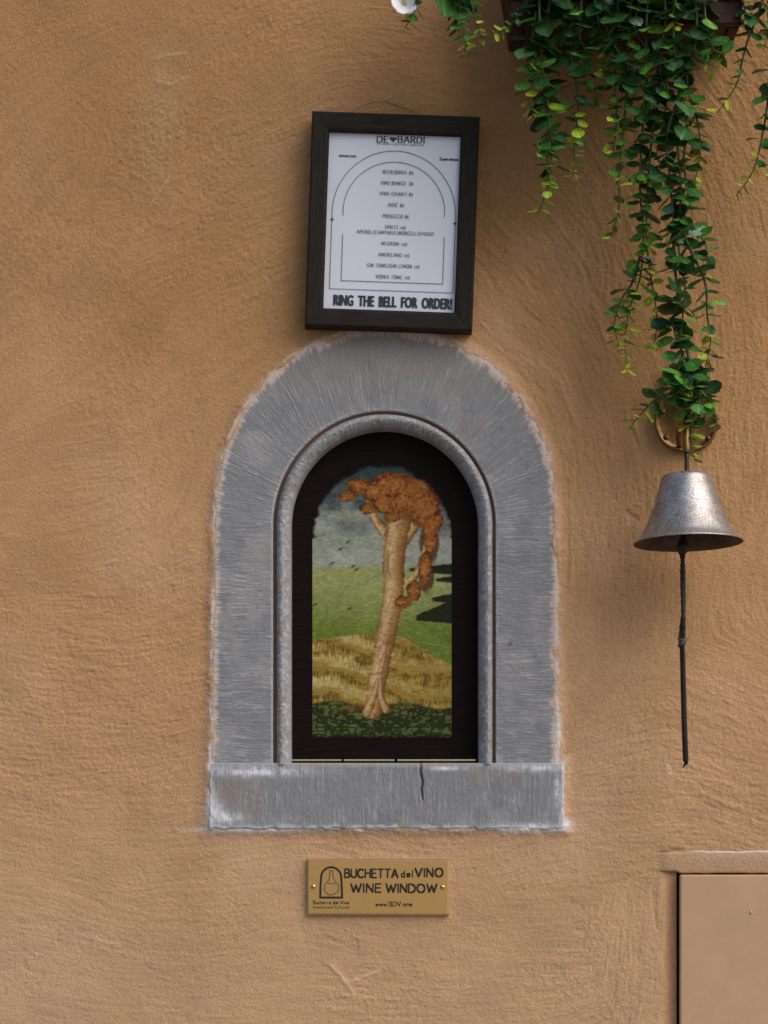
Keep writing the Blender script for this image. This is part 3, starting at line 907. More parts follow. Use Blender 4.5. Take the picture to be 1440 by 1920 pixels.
GLY = {
    'A': (.78, [[(0, 0), (.39, 1)], [(.39, 1), (.78, 0)], [(.16, .36), (.62, .36)]]),
    'B': (.62, [[(0, 0), (0, 1)], [(0, 1), (.3, 1)] + arc(.3, .76, .26, .24, 90, -90), [(0, .52), (.32, .52)] + arc(.32, .26, .3, .26, 90, -90) + [(0, 0)]]),
    'C': (.72, [arc(.42, .5, .42, .5, 48, 312, 16)]),
    'D': (.72, [[(0, 0), (0, 1)], [(0, 1), (.25, 1)] + arc(.25, .5, .46, .5, 90, -90, 14) + [(0, 0)]]),
    'E': (.56, [[(0, 0), (0, 1)], [(0, 1), (.54, 1)], [(0, .52), (.46, .52)], [(0, 0), (.56, 0)]]),
    'F': (.54, [[(0, 0), (0, 1)], [(0, 1), (.54, 1)], [(0, .52), (.44, .52)]]),
    'G': (.76, [arc(.42, .5, .42, .5, 48, 345, 16), [(.48, .45), (.8, .45)]]),
    'H': (.68, [[(0, 0), (0, 1)], [(.66, 0), (.66, 1)], [(0, .52), (.66, .52)]]),
    'I': (.08, [[(.04, 0), (.04, 1)]]),
    'K': (.64, [[(0, 0), (0, 1)], [(.6, 1), (.02, .45)], [(.2, .6), (.64, 0)]]),
    'L': (.52, [[(0, 0), (0, 1)], [(0, 0), (.52, 0)]]),
    'M': (.86, [[(0, 0), (.06, 1)], [(.06, 1), (.43, .15)], [(.43, .15), (.80, 1)], [(.8, 1), (.86, 0)]]),
    'N': (.68, [[(0, 0), (0, 1)], [(0, 1), (.66, 0)], [(.66, 0), (.66, 1)]]),
    'O': (.82, [arc(.41, .5, .41, .5, 90, 450, 22)]),
    'P': (.58, [[(0, 0), (0, 1)], [(0, 1), (.28, 1)] + arc(.28, .74, .28, .26, 90, -90) + [(0, .48)]]),
    'R': (.64, [[(0, 0), (0, 1)], [(0, 1), (.28, 1)] + arc(.28, .75, .27, .25, 90, -90) + [(0, .5)], [(.24, .5), (.62, 0)]]),
    'S': (.54, [arc(.28, .74, .25, .25, 40, 250, 9) + arc(.27, .26, .26, .26, 70, -150, 9)]),
    'T': (.68, [[(.34, 0), (.34, 1)], [(0, 1), (.68, 1)]]),
    'U': (.66, [[(0, 1), (0, .35)] + arc(.33, .33, .33, .33, 180, 360, 12) + [(.66, 1)]]),
    'V': (.74, [[(0, 1), (.36, 0)], [(.36, 0), (.74, 1)]]),
    'W': (1.05, [[(0, 1), (.26, 0)], [(.26, 0), (.52, .85)], [(.52, .85), (.78, 0)], [(.78, 0), (1.05, 1)]]),
    'X': (.66, [[(0, 0), (.64, 1)], [(0, 1), (.66, 0)]]),
    'Z': (.62, [[(0, 1), (.6, 1)], [(.6, 1), (0, 0)], [(0, 0), (.62, 0)]]),
    '0': (.56, [arc(.28, .36, .27, .36, 90, 450, 16)]),
    '1': (.22, [[(.12, 0), (.12, .72)], [(0, .58), (.12, .72)]]),
    '2': (.5, [arc(.24, .5, .22, .22, 150, -30, 8) + [(0, 0)], [(0, 0), (.5, 0)]]),
    '8': (.54, [arc(.27, .76, .21, .22, -90, 270, 14), arc(.27, .27, .26, .27, 90, 450, 14)]),
    '\u20ac': (.62, [arc(.38, .42, .32, .42, 50, 310, 14), [(0, .5), (.5, .5)], [(0, .34), (.46, .34)]]),
    '/': (.4, [[(0, -.1), (.4, 1.05)]]), '.': (.1, [[(.02, 0), (.06, .08)]]),
    '&': (.7, [[(.68, 0), (.2, .65)] + arc(.32, .8, .15, .18, 200, -40, 8) + arc(.26, .24, .25, .24, 110, 300, 8) + [(.66, .45)]]),
    'd': (.46, [arc(.22, .28, .22, .28, 30, 330, 12), [(.44, 0), (.44, .95)]]),
    'e': (.46, [[(.02, .28), (.44, .32)] + arc(.23, .29, .21, .28, 10, 320, 12)]),
    'l': (.08, [[(.04, 0), (.04, .98)]]),
    'w': (.62, [[(0, .55), (.16, 0)], [(.16, 0), (.31, .45)], [(.31, .45), (.46, 0)], [(.46, 0), (.62, .55)]]),
    'o': (.5, [arc(.25, .28, .23, .27, 90, 450, 14)]),
    'n': (.44, [[(0, 0), (0, .55)], [(0, .38)] + arc(.21, .33, .2, .22, 160, 0, 8) + [(.42, 0)]]),
    'i': (.08, [[(.04, 0), (.04, .55)], [(.02, .74), (.06, .8)]]),
    'B_': (.6, []),
    'u': (.44, [[(0, .55), (0, .2)] + arc(.21, .2, .21, .2, 180, 360, 8) + [(.42, .55)], [(.42, .2), (.42, 0)]]),
    'c': (.4, [arc(.22, .28, .22, .28, 45, 315, 10)]),
    'h': (.44, [[(0, 0), (0, .95)], [(0, .36)] + arc(.21, .33, .2, .22, 160, 0, 8) + [(.42, 0)]]),
    't': (.36, [[(.16, .8), (.16, 0)], [(0, .55), (.34, .55)]]),
    's': (.36, [arc(.18, .41, .15, .14, 40, 250, 7) + arc(.17, .14, .17, .14, 70, -150, 7)]),
    'a': (.46, [arc(.21, .28, .21, .27, 30, 330, 12), [(.42, 0), (.42, .55)]]),
    'z': (.38, [[(0, .55), (.36, .55)], [(.36, .55), (0, 0)], [(0, 0), (.38, 0)]]),
    'r': (.3, [[(0, 0), (0, .55)], [(0, .35)] + arc(.18, .36, .17, .18, 150, 50, 5)]),
    'x': (.4, [[(0, 0), (.38, .55)], [(0, .55), (.4, 0)]]),
    'p': (.46, [[(0, -.3), (0, .55)], arc(.22, .28, .22, .27, 150, -150, 12)]),
}
GLY['\u00c9'] = (.56, GLY['E'][1] + [[(.2, 1.12), (.36, 1.3)]])


def text_width(s, track=.2, space=.45):
    return sum(space if c == ' ' else GLY[c][0] + track for c in s) - track


class Print:
    """flat lettering built in a local plane: x right, z up (metres); each stroke a strip"""
    def __init__(self):
        self.v = []; self.f = []; self.k = 0

    def strip(self, pts, wf, wv=None):
        P = [Vector((a, b)) for a, b in pts]
        Q = [P[0]]
        for p in P[1:]:
            if (p - Q[-1]).length > 1e-7: Q.append(p)
        P = Q
        if len(P) < 2: return
        lift = (self.k % 9) * 1.2e-5; self.k += 1
        closed = (P[0] - P[-1]).length < 1e-6 and len(P) > 3
        n0 = len(self.v)
        for i, p in enumerate(P):
            a = P[i - 1] if i > 0 else (P[-2] if closed else None)
            b = P[i + 1] if i < len(P) - 1 else (P[1] if closed else None)
            d1 = (p - a).normalized() if a is not None else None
            d2 = (b - p).normalized() if b is not None else None
            d = d1 or d2
            if d1 is not None and d2 is not None:
                d = (d1 + d2)
                d = d1 if d.length < 1e-3 else d.normalized()
            n = Vector((-d.y, d.x))
            wd = wf if wv is None else (wv * abs(n.x) + wf * abs(n.y))
            sc = 1.0
            if d1 is not None: sc = 1 / max(0.6, abs(n.dot(Vector((-d1.y, d1.x)))))
            e = Vector((0, 0))
            q = p + e
            self.v.append((q.x + n.x * wd / 2 * sc, -lift, q.y + n.y * wd / 2 * sc))
            self.v.append((q.x - n.x * wd / 2 * sc, -lift, q.y - n.y * wd / 2 * sc))
        for i in range(len(P) - 1):
            a = n0 + 2 * i
            self.f.append([a + 1, a + 3, a + 2, a])

    def disc(self, x, z, r, n=8):
        n0 = len(self.v); lift = (self.k % 9) * 1.2e-5; self.k += 1
        for i in range(n):
            a = 2 * math.pi * i / n
            self.v.append((x + r * math.cos(a), -lift, z + r * math.sin(a)))
        self.f.append([n0 + i for i in range(n)])

    def poly(self, pts):
        n0 = len(self.v); lift = (self.k % 9) * 1.2e-5; self.k += 1
        self.v += [(a, -lift, b) for a, b in pts]
        self.f.append(list(range(n0, n0 + len(pts))))

    def text(self, s, x, z, hgt, width=None, wt=.1, thick=None, serif=False, track=.2, space=.45, centre=True, wob=0.0, caps=False):
        sx = 1.0
        tw = text_width(s, track, space) * hgt
        if width: sx = width / tw; tw = width
        if centre: x = x - tw / 2
        for c in s:
            if c == ' ':
                x += space * hgt * sx; continue
            gw, st = GLY[c]
            ang = rng.uniform(-wob, wob)
            for stroke in st:
                pts = [(x + (a + ang * b) * hgt * sx, z + (b + ang * .4) * hgt) for a, b in stroke]
                self.strip(pts, wt * hgt, (thick or wt) * hgt)
                if caps:
                    for (a, b) in (pts[0], pts[-1]): self.disc(a, b, wt * hgt * .5)
                if serif:
                    for i, j in ((0, 1), (-1, -2)):
                        (a, b), (c2_, d2_) = stroke[i], stroke[j]
                        if abs(d2_ - b) > abs(c2_ - a) and (abs(b) < .02 or abs(b - 1) < .02):
                            xx = x + a * hgt * sx; zz = z + b * hgt
                            self.strip([(xx - .13 * hgt * sx, zz), (xx + .13 * hgt * sx, zz)], wt * .8 * hgt)
            x += (gw + track) * hgt * sx


def font_mesh(s, height, width, bold=0.0):
    cu = bpy.data.curves.new('txt', 'FONT'); cu.body = s; cu.offset = bold; cu.align_x = 'CENTER'; cu.resolution_u = 3
    ob = bpy.data.objects.new('txt', cu); COL.objects.link(ob)
    bpy.context.view_layer.update()
    me = bpy.data.meshes.new_from_object(ob.evaluated_get(bpy.context.evaluated_depsgraph_get()))
    bpy.data.objects.remove(ob); bpy.data.curves.remove(cu)
    vs = [v.co.copy() for v in me.vertices]; fs = [list(p.vertices) for p in me.polygons]
    bpy.data.meshes.remove(me)
    x0 = min(v.x for v in vs); x1 = max(v.x for v in vs); y0 = min(v.y for v in vs); y1 = max(v.y for v in vs)
    out = [((v.x - (x0 + x1) / 2) / (x1 - x0) * width, 0.0, (v.y - y0) / (y1 - y0) * height) for v in vs]
    return out, fs


# ------------------------------------------------------------------ menu frame (local: x right, z up, -y towards the street)
def frame_pt(px, py):
    """photo px -> local metres of the tilted menu frame"""
    dx, dy = px - MC[0], py - MC[1]
    a = math.radians(2.0)
    x = dx * math.cos(a) + dy * math.sin(a); y = -dx * math.sin(a) + dy * math.cos(a)
    return x * MS, -y * MS


MC = (735.5, 414.0)
MD = 0.030                      # the frame's front face in front of the wall
MS = S * (D - MD) / D
menu = empty('menu_frame', W(MC[0], MC[1], MD))
menu.rotation_euler = (math.radians(0.6), math.radians(2.0), 0)
tag(menu, 'black wooden picture frame holding a white drinks menu, hung crooked above the stone arch', 'picture frame')
FW, FH = 314.5 * MS / 2, 402 * MS / 2          # outer half size
IW, IH = 246.5 * MS / 2, 331 * MS / 2          # visible paper half size
ICX, ICZ = -0.5 * MS, -1.0 * MS


def rail(side):
    o = [(-FW, FH), (FW, FH), (FW, -FH), (-FW, -FH)]
    i = [(ICX - IW, ICZ + IH), (ICX + IW, ICZ + IH), (ICX + IW, ICZ - IH), (ICX - IW, ICZ - IH)]
    k, l = side, (side + 1) % 4
    A, B, Cc_, Dd = o[k], o[l], i[l], i[k]
    def lerp(p, q, t): return (p[0] + (q[0] - p[0]) * t, p[1] + (q[1] - p[1]) * t)
    rows = [(0.0, 0.026), (0.0, 0.0025), (0.03, 0.0008), (0.10, 0.0), (0.82, 0.0008), (0.93, 0.0016), (1.0, 0.004), (1.0, 0.012)]
    vs, fs = [], []
    g_ = 0.00012
    for tt, y in rows:
        p = lerp(A, Dd, tt); q = lerp(B, Cc_, tt)
        d = Vector((q[0] - p[0], q[1] - p[1])).normalized() * g_
        n = 12
        for s__ in range(n + 1):
            r = lerp((p[0] + d.x, p[1] + d.y), (q[0] - d.x, q[1] - d.y), s__ / n)
            vs.append((r[0], y, r[1]))
    n = 13
    for r in range(len(rows) - 1):
        for s__ in range(12):
            a = r * n + s__
            fs.append([a, a + n, a + n + 1, a + 1])
    # close the mitred ends and the back
    fs.append([r * n for r in range(len(rows))][::-1])
    fs.append([r * n + 12 for r in range(len(rows))])
    for s__ in range(12):
        a = s__; b = (len(rows) - 1) * n + s__
        fs.append([a, a + 1, b + 1, b])
    return vs, fs


for k in range(4):
    vs, fs = rail(k)
    o = bpy.data.objects.new('rail', mesh_from('rail', vs, fs, M_frameh if k % 2 == 0 else M_frame)); COL.objects.link(o); o.parent = menu
bl = ([], []); box(bl, (-FW + .004, 0.016, -FH + .004), (FW - .004, 0.0245, FH - .004))
o = bpy.data.objects.new('backboard', mesh_from('backboard', *bl, M_frame)); COL.objects.link(o); o.parent = menu
# paper, very slightly wavy
gx_, gz_ = np.meshgrid(np.linspace(ICX - IW - .004, ICX + IW + .004, 40), np.linspace(ICZ - IH - .004, ICZ + IH + .004, 50))
yy = 0.0095 + 0.0004 * fbm(gx_ * 22, gz_ * 22, 801, 2)
me = grid_mesh('menu_sheet', gx_, yy, gz_, M_paper)
sheet = bpy.data.objects.new('menu_sheet', me); COL.objects.link(sheet); sheet.parent = menu
gp = bpy.data.objects.new('glass_pane', mesh_from('glass_pane', [(ICX - IW - .003, .0062, ICZ - IH - .003), (ICX + IW + .003, .0062, ICZ - IH - .003), (ICX + IW + .003, .0062, ICZ + IH + .003), (ICX - IW - .003, .0062, ICZ + IH + .003)], [(0, 1, 2, 3)], M_glass))
COL.objects.link(gp); gp.parent = menu
PY_PRINT = 0.0088


def put_print(P, name, mat, parent, y):
    me = mesh_from(name, [(a, b + y, c) for a, b, c in P.v], P.f, mat)
    o = bpy.data.objects.new(name, me); COL.objects.link(o); o.parent = parent
    o['kind'] = 'stuff'
    return o


pr = Print(); pg = Print()
px1 = MS
rows = [('BEER/BIRRA 8\u20ac', 747, 319.5, 57), ('VINO BIANCO  8\u20ac', 745, 340, 61), ('VINO CHIANTI 8\u20ac', 744, 360, 62), ('ROS\u00c9 8\u20ac', 743.5, 381, 29),
        ('PROSECCO 8\u20ac', 742.5, 402, 49), ('SPRITZ 10\u20ac', 742, 422.5, 39), ('APEROL/CAMPARI/LIMONCELLO/HUGO', 741.5, 433, 144),
        ('NEGRONI 12\u20ac', 740, 453.5, 48), ('AMERICANO 12\u20ac', 739, 474.5, 58), ('GIN TONIC/GIN LEMON 12\u20ac', 738, 495, 98), ('VODKA TONIC 12\u20ac', 737, 516, 64)]
for s, a, b, wd in rows:
    x, z = frame_pt(a, b)
    pg.text(s, x, z - 3.3 * px1, 6.4 * px1, wd * px1, .11, .15, False, .38, .7)
x, z = frame_pt(718, 257.5); pr.text('DE', x, z - 6.0 * px1, 11.5 * px1, 21 * px1, .09, .2, True, .28)
x, z = frame_pt(771.5, 258.5); pr.text('BARDI', x, z - 6.0 * px1, 11.5 * px1, 49 * px1, .09, .2, True, .28)
x, z = frame_pt(737.5, 258)
# the small winged drop between the words
pr.poly([(x, z - 6 * px1), (x + 3.4 * px1, z - 1.5 * px1), (x + 7.5 * px1, z + 1.5 * px1), (x + 5.5 * px1, z + 4 * px1), (x + 2 * px1, z + 3.0 * px1), (x, z + 4 * px1), (x - 2 * px1, z + 3.0 * px1), (x - 5.5 * px1, z + 4 * px1), (x - 7.5 * px1, z + 1.5 * px1), (x - 3.4 * px1, z - 1.5 * px1)][::1])
x, z = frame_pt(751, 267.5); pg.text('RISTORANTE CREATIVO & LOUNGE BAR', x, z - 1.5 * px1, 3.0 * px1, 88 * px1, .14, .16, False, .3)
x, z = frame_pt(652, 289); pg.text('ROMANCE MENU', x, z - 1.7 * px1, 3.4 * px1, 31 * px1, .3, .3, False, .3)
x, z = frame_pt(842.5, 295.5); pr.text('Experiences', x, z - 2 * px1, 5.0 * px1, 34 * px1, .24, .26, False, .3)
# double arch outline
def arch_line(P, pts, wd):
    P.strip([frame_pt(a, b) for a, b in pts], wd * px1)
o_arc = [(742 + 116.5 * math.cos(math.radians(a)), 397 - 118 * math.sin(math.radians(a))) for a in np.linspace(180, -0, 50)]
tilt = math.radians(2.0)
def loc(x, y): # frame-local px about the menu centre, y down
    return (x * px1, -y * px1)
R1, R2 = 116.0, 95.5
c1 = (2.5, -16.0)
arc1 = [(c1[0] + R1 * math.cos(math.radians(a)), c1[1] - R1 * 1.02 * math.sin(math.radians(a))) for a in np.linspace(180, 0, 56)]
pg.strip([loc(*p) for p in [(-113.5, 128)] + [(-113.5, 3)] + arc1[:]] , 1.25 * px1)
pg.strip([loc(*p) for p in [(118.5, -16), (118.5, 128)]], 1.25 * px1)
pg.strip([loc(*p) for p in [(-114, 128), (119, 128)]], 1.1 * px1)
arc2 = [(c1[0] + R2 * math.cos(math.radians(a)), c1[1] - 4 - R2 * 0.98 * math.sin(math.radians(a))) for a in np.linspace(186, -4, 50)]
pg.strip([loc(*p) for p in arc2], 1.25 * px1)
pg.strip([loc(*p) for p in [(-92, 24), (-92, 112)]], 1.25 * px1)
pg.strip([loc(*p) for p in [(-92.5, 112), (99, 112)]], 1.25 * px1)
pg.strip([loc(*p) for p in [(99, 24), (99, 112)]], 1.25 * px1)
for sx0 in (-113.0, 118.0):
    for a in range(4):
        th = math.radians(90 * a)
        tx, tz = math.cos(th), math.sin(th)
        pr.poly([loc(sx0 + 5 * tx, -2 + 5 * tz), loc(sx0 - 1.4 * tz, -2 + 1.4 * tx), loc(sx0 + 1.4 * tz, -2 - 1.4 * tx)][::1])
put_print(pr, 'printed_heading', M_ink, sheet, PY_PRINT)
put_print(pg, 'printed_list', M_inkgrey, sheet, PY_PRINT)
vs, fs = font_mesh('RING  THE  BELL  FOR  ORDER!', 20.5 * px1, 222 * px1, 0.02)
x, z = frame_pt(736.5, 563)
allv, allf = [], []
for q_, sh in enumerate((-0.95, -0.35, 0.35, 0.95)):
    n0 = len(allv)
    allv += [(a + x + sh * px1, PY_PRINT - q_ * 1.5e-5, c + z - 10.2 * px1) for a, b, c in vs]
    allf += [[k_ + n0 for k_ in f_] for f_ in fs]
o = bpy.data.objects.new('printed_slogan', mesh_from('printed_slogan', allv, allf, M_ink)); COL.objects.link(o); o.parent = sheet
# loose hanging wire above the frame
bl = ([], [])
p3 = catmull([W(655, 213, .012), W(690, 194, .006), W(715, 191, .004), W(745, 199, .004), W(775, 210, .006), W(790, 216, .012)], 6)
tube(bl, p3, 0.00035, 5)
link('hanging_wire', mesh_from('hanging_wire', *bl, M_wire, True), menu)
bpy.context.view_layer.update()

# ------------------------------------------------------------------ brass plaque
plc = W(709.5, 1663, 0.006)
plaque = empty('brass_plaque', plc)
plaque.rotation_euler = (0, math.radians(0.25), 0)
tag(plaque, 'brass plate engraved BUCHETTA del VINO WINE WINDOW screwed under the stone sill', 'plaque')
hw_, hh_ = 132.5 * S, 52.5 * S
bv = 0.0016
vs = []
for (o_, y) in ((0, 0.0075), (0, 0.0014), (bv * 0.5, 0.0006), (bv, 0.0)):
    vs += [(-hw_ + o_, y, -hh_ + o_), (hw_ - o_, y, -hh_ + o_), (hw_ - o_, y, hh_ - o_), (-hw_ + o_, y, hh_ - o_)]
fs = []
for r in range(3):
    for i in range(4):
        j = (i + 1) % 4
        fs.append([r * 4 + i, r * 4 + j, r * 4 + 4 + j, r * 4 + 4 + i])
fs.append([12, 13, 14, 15])
me = mesh_from('plate', vs, fs, M_brass)
me.materials.append(M_brassedge)
for p in me.polygons:
    if p.index < 12: p.material_index = 1
o = bpy.data.objects.new('plate', me); COL.objects.link(o); o.parent = plaque


def lp(px, py): return ((px - 709.5) * S, -(py - 1663) * S)


P = Print(); Pb = Print()
x, z = lp(692, 1645.5); P.text('BUCHETTA', x + 4 * S, z, 15.5 * S, 99 * S, .2, .2, False, .24, .45, True, .03, True)
x, z = lp(764.5, 1644.5); P.text('del', x - 1.5 * S, z, 12.5 * S, 21 * S, .19, .19, False, .3, .45, True, .02, True)
x, z = lp(805, 1643.5); P.text('VINO', x - 1.0 * S, z, 15.5 * S, 51 * S, .2, .2, False, .24, .45, True, .02, True)
x, z = lp(687, 1673); P.text('WINE', x - 1 * S, z, 15.5 * S, 56 * S, .2, .2, False, .24, .45, True, .03, True)
x, z = lp(771, 1673); P.text('WINDOW', x, z, 15.5 * S, 94 * S, .2, .2, False, .22, .45, True, .03, True)
x, z = lp(738.5, 1699); P.text('www.BDV.one', x, z, 8.5 * S, 68 * S, .17, .17, False, .22)
x, z = lp(621, 1695.5); P.text('Buchette del Vino', x, z, 6.0 * S, 67 * S, .19, .19, False, .25)
x, z = lp(621, 1703.5); Pb.text('Associazione Culturale', x, z, 4.8 * S, 68 * S, .18, .18, False, .25)
ol = [lp(600.7, 1684.5), lp(601, 1665), lp(602, 1648)] + [lp(621 + 19 * math.cos(math.radians(a)), 1646 - 19.5 * math.sin(math.radians(a))) for a in range(165, 10, -15)] + [lp(640, 1648), lp(641, 1665), lp(641.5, 1684.5)]
P.strip(ol, 4.0 * S)
P.strip([lp(599, 1683.3), lp(643.5, 1683.3)], 4.0 * S)
fl = [lp(618.5, 1633), lp(618.5, 1645), lp(615, 1655)] + [lp(622 + 14.5 * math.cos(math.radians(a)), 1665 - 11.5 * -math.sin(math.radians(a))) for a in range(-150 + 360, 30 - 61, -15)][0:0]
neck = [lp(618.7, 1633), lp(618.3, 1644), lp(616, 1652), lp(610, 1658), lp(607.8, 1664), lp(609, 1671), lp(615, 1677), lp(621, 1679), lp(628, 1676), lp(634.5, 1671), lp(636, 1664), lp(633, 1657), lp(627, 1652), lp(624.3, 1644), lp(623.7, 1633), lp(618.7, 1633)]
Pb.strip(neck, 1.7 * S)
Pb.strip([lp(614.5, 1657), lp(629, 1657)], 1.4 * S)
put_print(P, 'engraved_lettering', M_engrave, plaque, -0.00015)
put_print(Pb, 'engraved_flask', M_engbrown, plaque, -0.00015)
for sxp in (587.5, 829.5):
    vs, fs = [], []
    x, z = lp(sxp, 1663.5)
    R_ = 4.6 * S
    ringsp = [(1.0, 0.0003), (1.0, -0.0006), (0.75, -0.0013), (0.35, -0.0016)]
    for rr_, y in ringsp:
        for k in range(14):
            a = 2 * math.pi * k / 14
            vs.append((x + R_ * rr_ * math.cos(a), y, z + R_ * rr_ * math.sin(a)))
    for r in range(3):
        for k in range(14):
            a = r * 14 + k; b = r * 14 + (k + 1) % 14
            fs.append([a, b, b + 14, a + 14])
    # slot: a dark notch
    fs.append([42 + k for k in range(14)])
    o = bpy.data.objects.new('screw', mesh_from('screw', vs, fs, M_brass, True)); COL.objects.link(o); o.parent = plaque
    nb = ([], []); box(nb, (x - R_ * .8, -0.00175, z - .0004), (x + R_ * .8, -0.0012, z + .0004))
    s2_ = bpy.data.objects.new('screw_slot', mesh_from('screw_slot', *nb, M_engrave)); COL.objects.link(s2_); s2_.parent = o

# ------------------------------------------------------------------ utility door at the foot of the wall
util = empty('utility_door', ((DOOR[0] - 720) * S, 0.0, ZB + (1920 - 2500) * S))
tag(util, 'flat painted utility door set into the ochre wall below the bell', 'utility door')
ux0, uz0 = (DOOR[0] - 720) * S, ZB + (1920 - DOOR[1]) * S
bl = ([], []); box(bl, (ux0, -0.0075, ZB - 0.62), (ux0 + 0.40, 0.006, uz0), 0.0022)
dpanel = link('door_panel', mesh_from('door_panel', *bl, M_paintdoor, False), util)
# lintel with an uneven, chipped top edge
nx = 160
lx = np.linspace((1232 - 720) * S, (1232 - 720) * S + 0.46, nx)
rws = []
topz = ZB + (1920 - 1598) * S + 0.0013 * fbm(lx * 60, lx * 0, 901, 3) + 0.0012 * sstep(0.325, 0.345, lx)
botz = np.full(nx, ZB + (1920 - 1633.5) * S) + 0.0004 * fbm(lx * 80, lx * 0, 903, 2) - 0.0022 * sstep((1268 - 720) * S, (1274 - 720) * S, lx)
prf = [(0.0, 0.004), (0.0, -0.0008), (0.06, -0.0016), (0.12, -0.0018), (0.5, -0.0015), (0.9, -0.0019), (0.97, -0.0016), (1.0, 0.0004), (1.0, 0.006)]
X = np.stack([lx] * len(prf)); Zl = np.stack([botz + (topz - botz) * a for a, _ in prf])
Yl = np.stack([np.full(nx, b) for _, b in prf]) + 0.0022 * sstep((1252 - 720) * S, (1233 - 720) * S, X) - 0.0005 * fbm(X * 70, Zl * 70, 905, 3)
C = np.empty(X.shape + (3,)); C[:] = (0.50, 0.315, 0.185)
C = C * (1 + 0.06 * fbm(X * 100, Zl * 100, 907, 3))[..., None]
pale = np.zeros_like(X); pale[6:8] = 1.0; pale[5] = 0.25  # rows of the top edge that get a painted highlight
C = mixc(C, (0.74, 0.64, 0.57), np.clip(pale * sstep((1285 - 720) * S, (1310 - 720) * S, X + 0 * Zl) * (0.75 + 0.5 * fbm(X * 60, Zl * 60, 909, 2)), 0, 1))
me = grid_mesh('lintel', X, Yl, Zl, M_plaster, C)
link('lintel', me, util)
bl = ([], []); box(bl, ((1262 - 720) * S, 0.014, ZB - .63), (ux0 + .45, 0.02, ZB + (1920 - 1630) * S))
box(bl, ((1266 - 720) * S, 0.006, ZB - .63), ((1268 - 720) * S, 0.014, ZB + (1920 - 1634) * S))
link('recess_back', mesh_from('recess_back', *bl, M_gap), util)  # near-black backing colours in the shade of the door gap
bl = ([], [])
pc = W(1408, 1711, 0.0075)
for k, (r0, yy0) in enumerate([]): pass
tube(bl, [pc + Vector((0, .001, 0)), pc, pc - Vector((0, .0007, 0)), pc - Vector((0, .0010, 0))], [.0022, .0020, .0014, .0005], 10)
link('paint_drip', mesh_from('paint_drip', *bl, M_paintdoor, True), util)

# ------------------------------------------------------------------ bell bracket on the wall
bracket = empty('bell_bracket', W(1287, 785, 0.0))
tag(bracket, 'aged bronze wall bracket with rivets behind the leaves, carrying the bell', 'bracket')
outl = [(0, 668), (14, 671), (28, 680), (38, 695), (44, 715), (47, 738), (52, 756), (58, 772), (60.5, 790), (57, 810), (48, 828), (34, 840), (18, 846.5), (0, 848)]
cxp = 1287
right = [Vector((a, b, 0)) for a, b in outl]
rs = catmull(right, 5)
loopR = [(cxp + p.x * 0.99 + (2 if p.y < 740 else 0), p.y) for p in rs]
loopL = [(cxp - p.x * 0.99 + (2 if p.y < 740 else 0), p.y) for p in rs]
full = loopR + loopL[::-1][1:-1]
vs, fs = [], []
n = len(full); cyp = 765
def plv(s, dpt):
    out = []
    for a, b in full:
        out.append(W(cxp + (a - cxp) * s, cyp + (b - cyp) * s, dpt))
    return out
lev = [(1.0, -0.004), (1.0, 0.0075), (0.985, 0.009), (0.95, 0.0095), (0.915, 0.0088), (0.895, 0.0062), (0.86, 0.0055), (0.5, 0.0062), (0.12, 0.0068)]
for s, dpt in lev: vs += plv(s, dpt)
for r in range(len(lev) - 1):
    for i in range(n):
        j = (i + 1) % n
        fs.append([r * n + i, r * n + j, (r + 1) * n + j, (r + 1) * n + i])
fs.append([(len(lev) - 1) * n + i for i in range(n)])
import bmesh
me = mesh_from('back_plate', vs, fs, M_bronze, True)
bm = bmesh.new(); bm.from_mesh(me); bmesh.ops.recalc_face_normals(bm, faces=bm.faces); bm.to_mesh(me); bm.free()
me.polygons.foreach_set('use_smooth', [True] * len(me.polygons))
bp = link('back_plate', me, bracket)
for a, b in ((1243, 772), (1249, 820), (1328, 822), (1334, 765), (1250, 725), (1296, 728), (1326, 700)):
    bl = ([], [])
    c = W(a, b, 0.006); R_ = 5.0 * S
    tube(bl, [c + Vector((0, 0.002, 0)), c, c - Vector((0, .0016, 0)), c - Vector((0, .0026, 0)), c - Vector((0, .0030, 0))], [R_, R_, R_ * .85, R_ * .5, R_ * .15], 10)
    link('rivet', mesh_from('rivet', *bl, M_bronze, True), bp)
BD = 0.078  # the bell hangs this far in front of the wall
bl = ([], [])
arm_pts = catmull([W(1287, 735, 0.004), W(1287, 742, 0.03), W(1287, 765, 0.058), W(1287, 800, BD - .006), W(1287, 836, BD), W(1287, 848, BD)], 6)
tube(bl, arm_pts, [0.0042] * len(arm_pts), 10)
link('arm', mesh_from('arm', *bl, M_bronze, True), bracket)
bl = ([], [])
lower = catmull([W(1276, 838, 0.004), W(1272, 822, 0.022), W(1276, 808, 0.045), W(1285, 800, BD - 0.01)], 6)
tube(bl, lower, [0.0030] * len(lower), 8)
link('brace', mesh_from('brace', *bl, M_bronze, True), bracket)

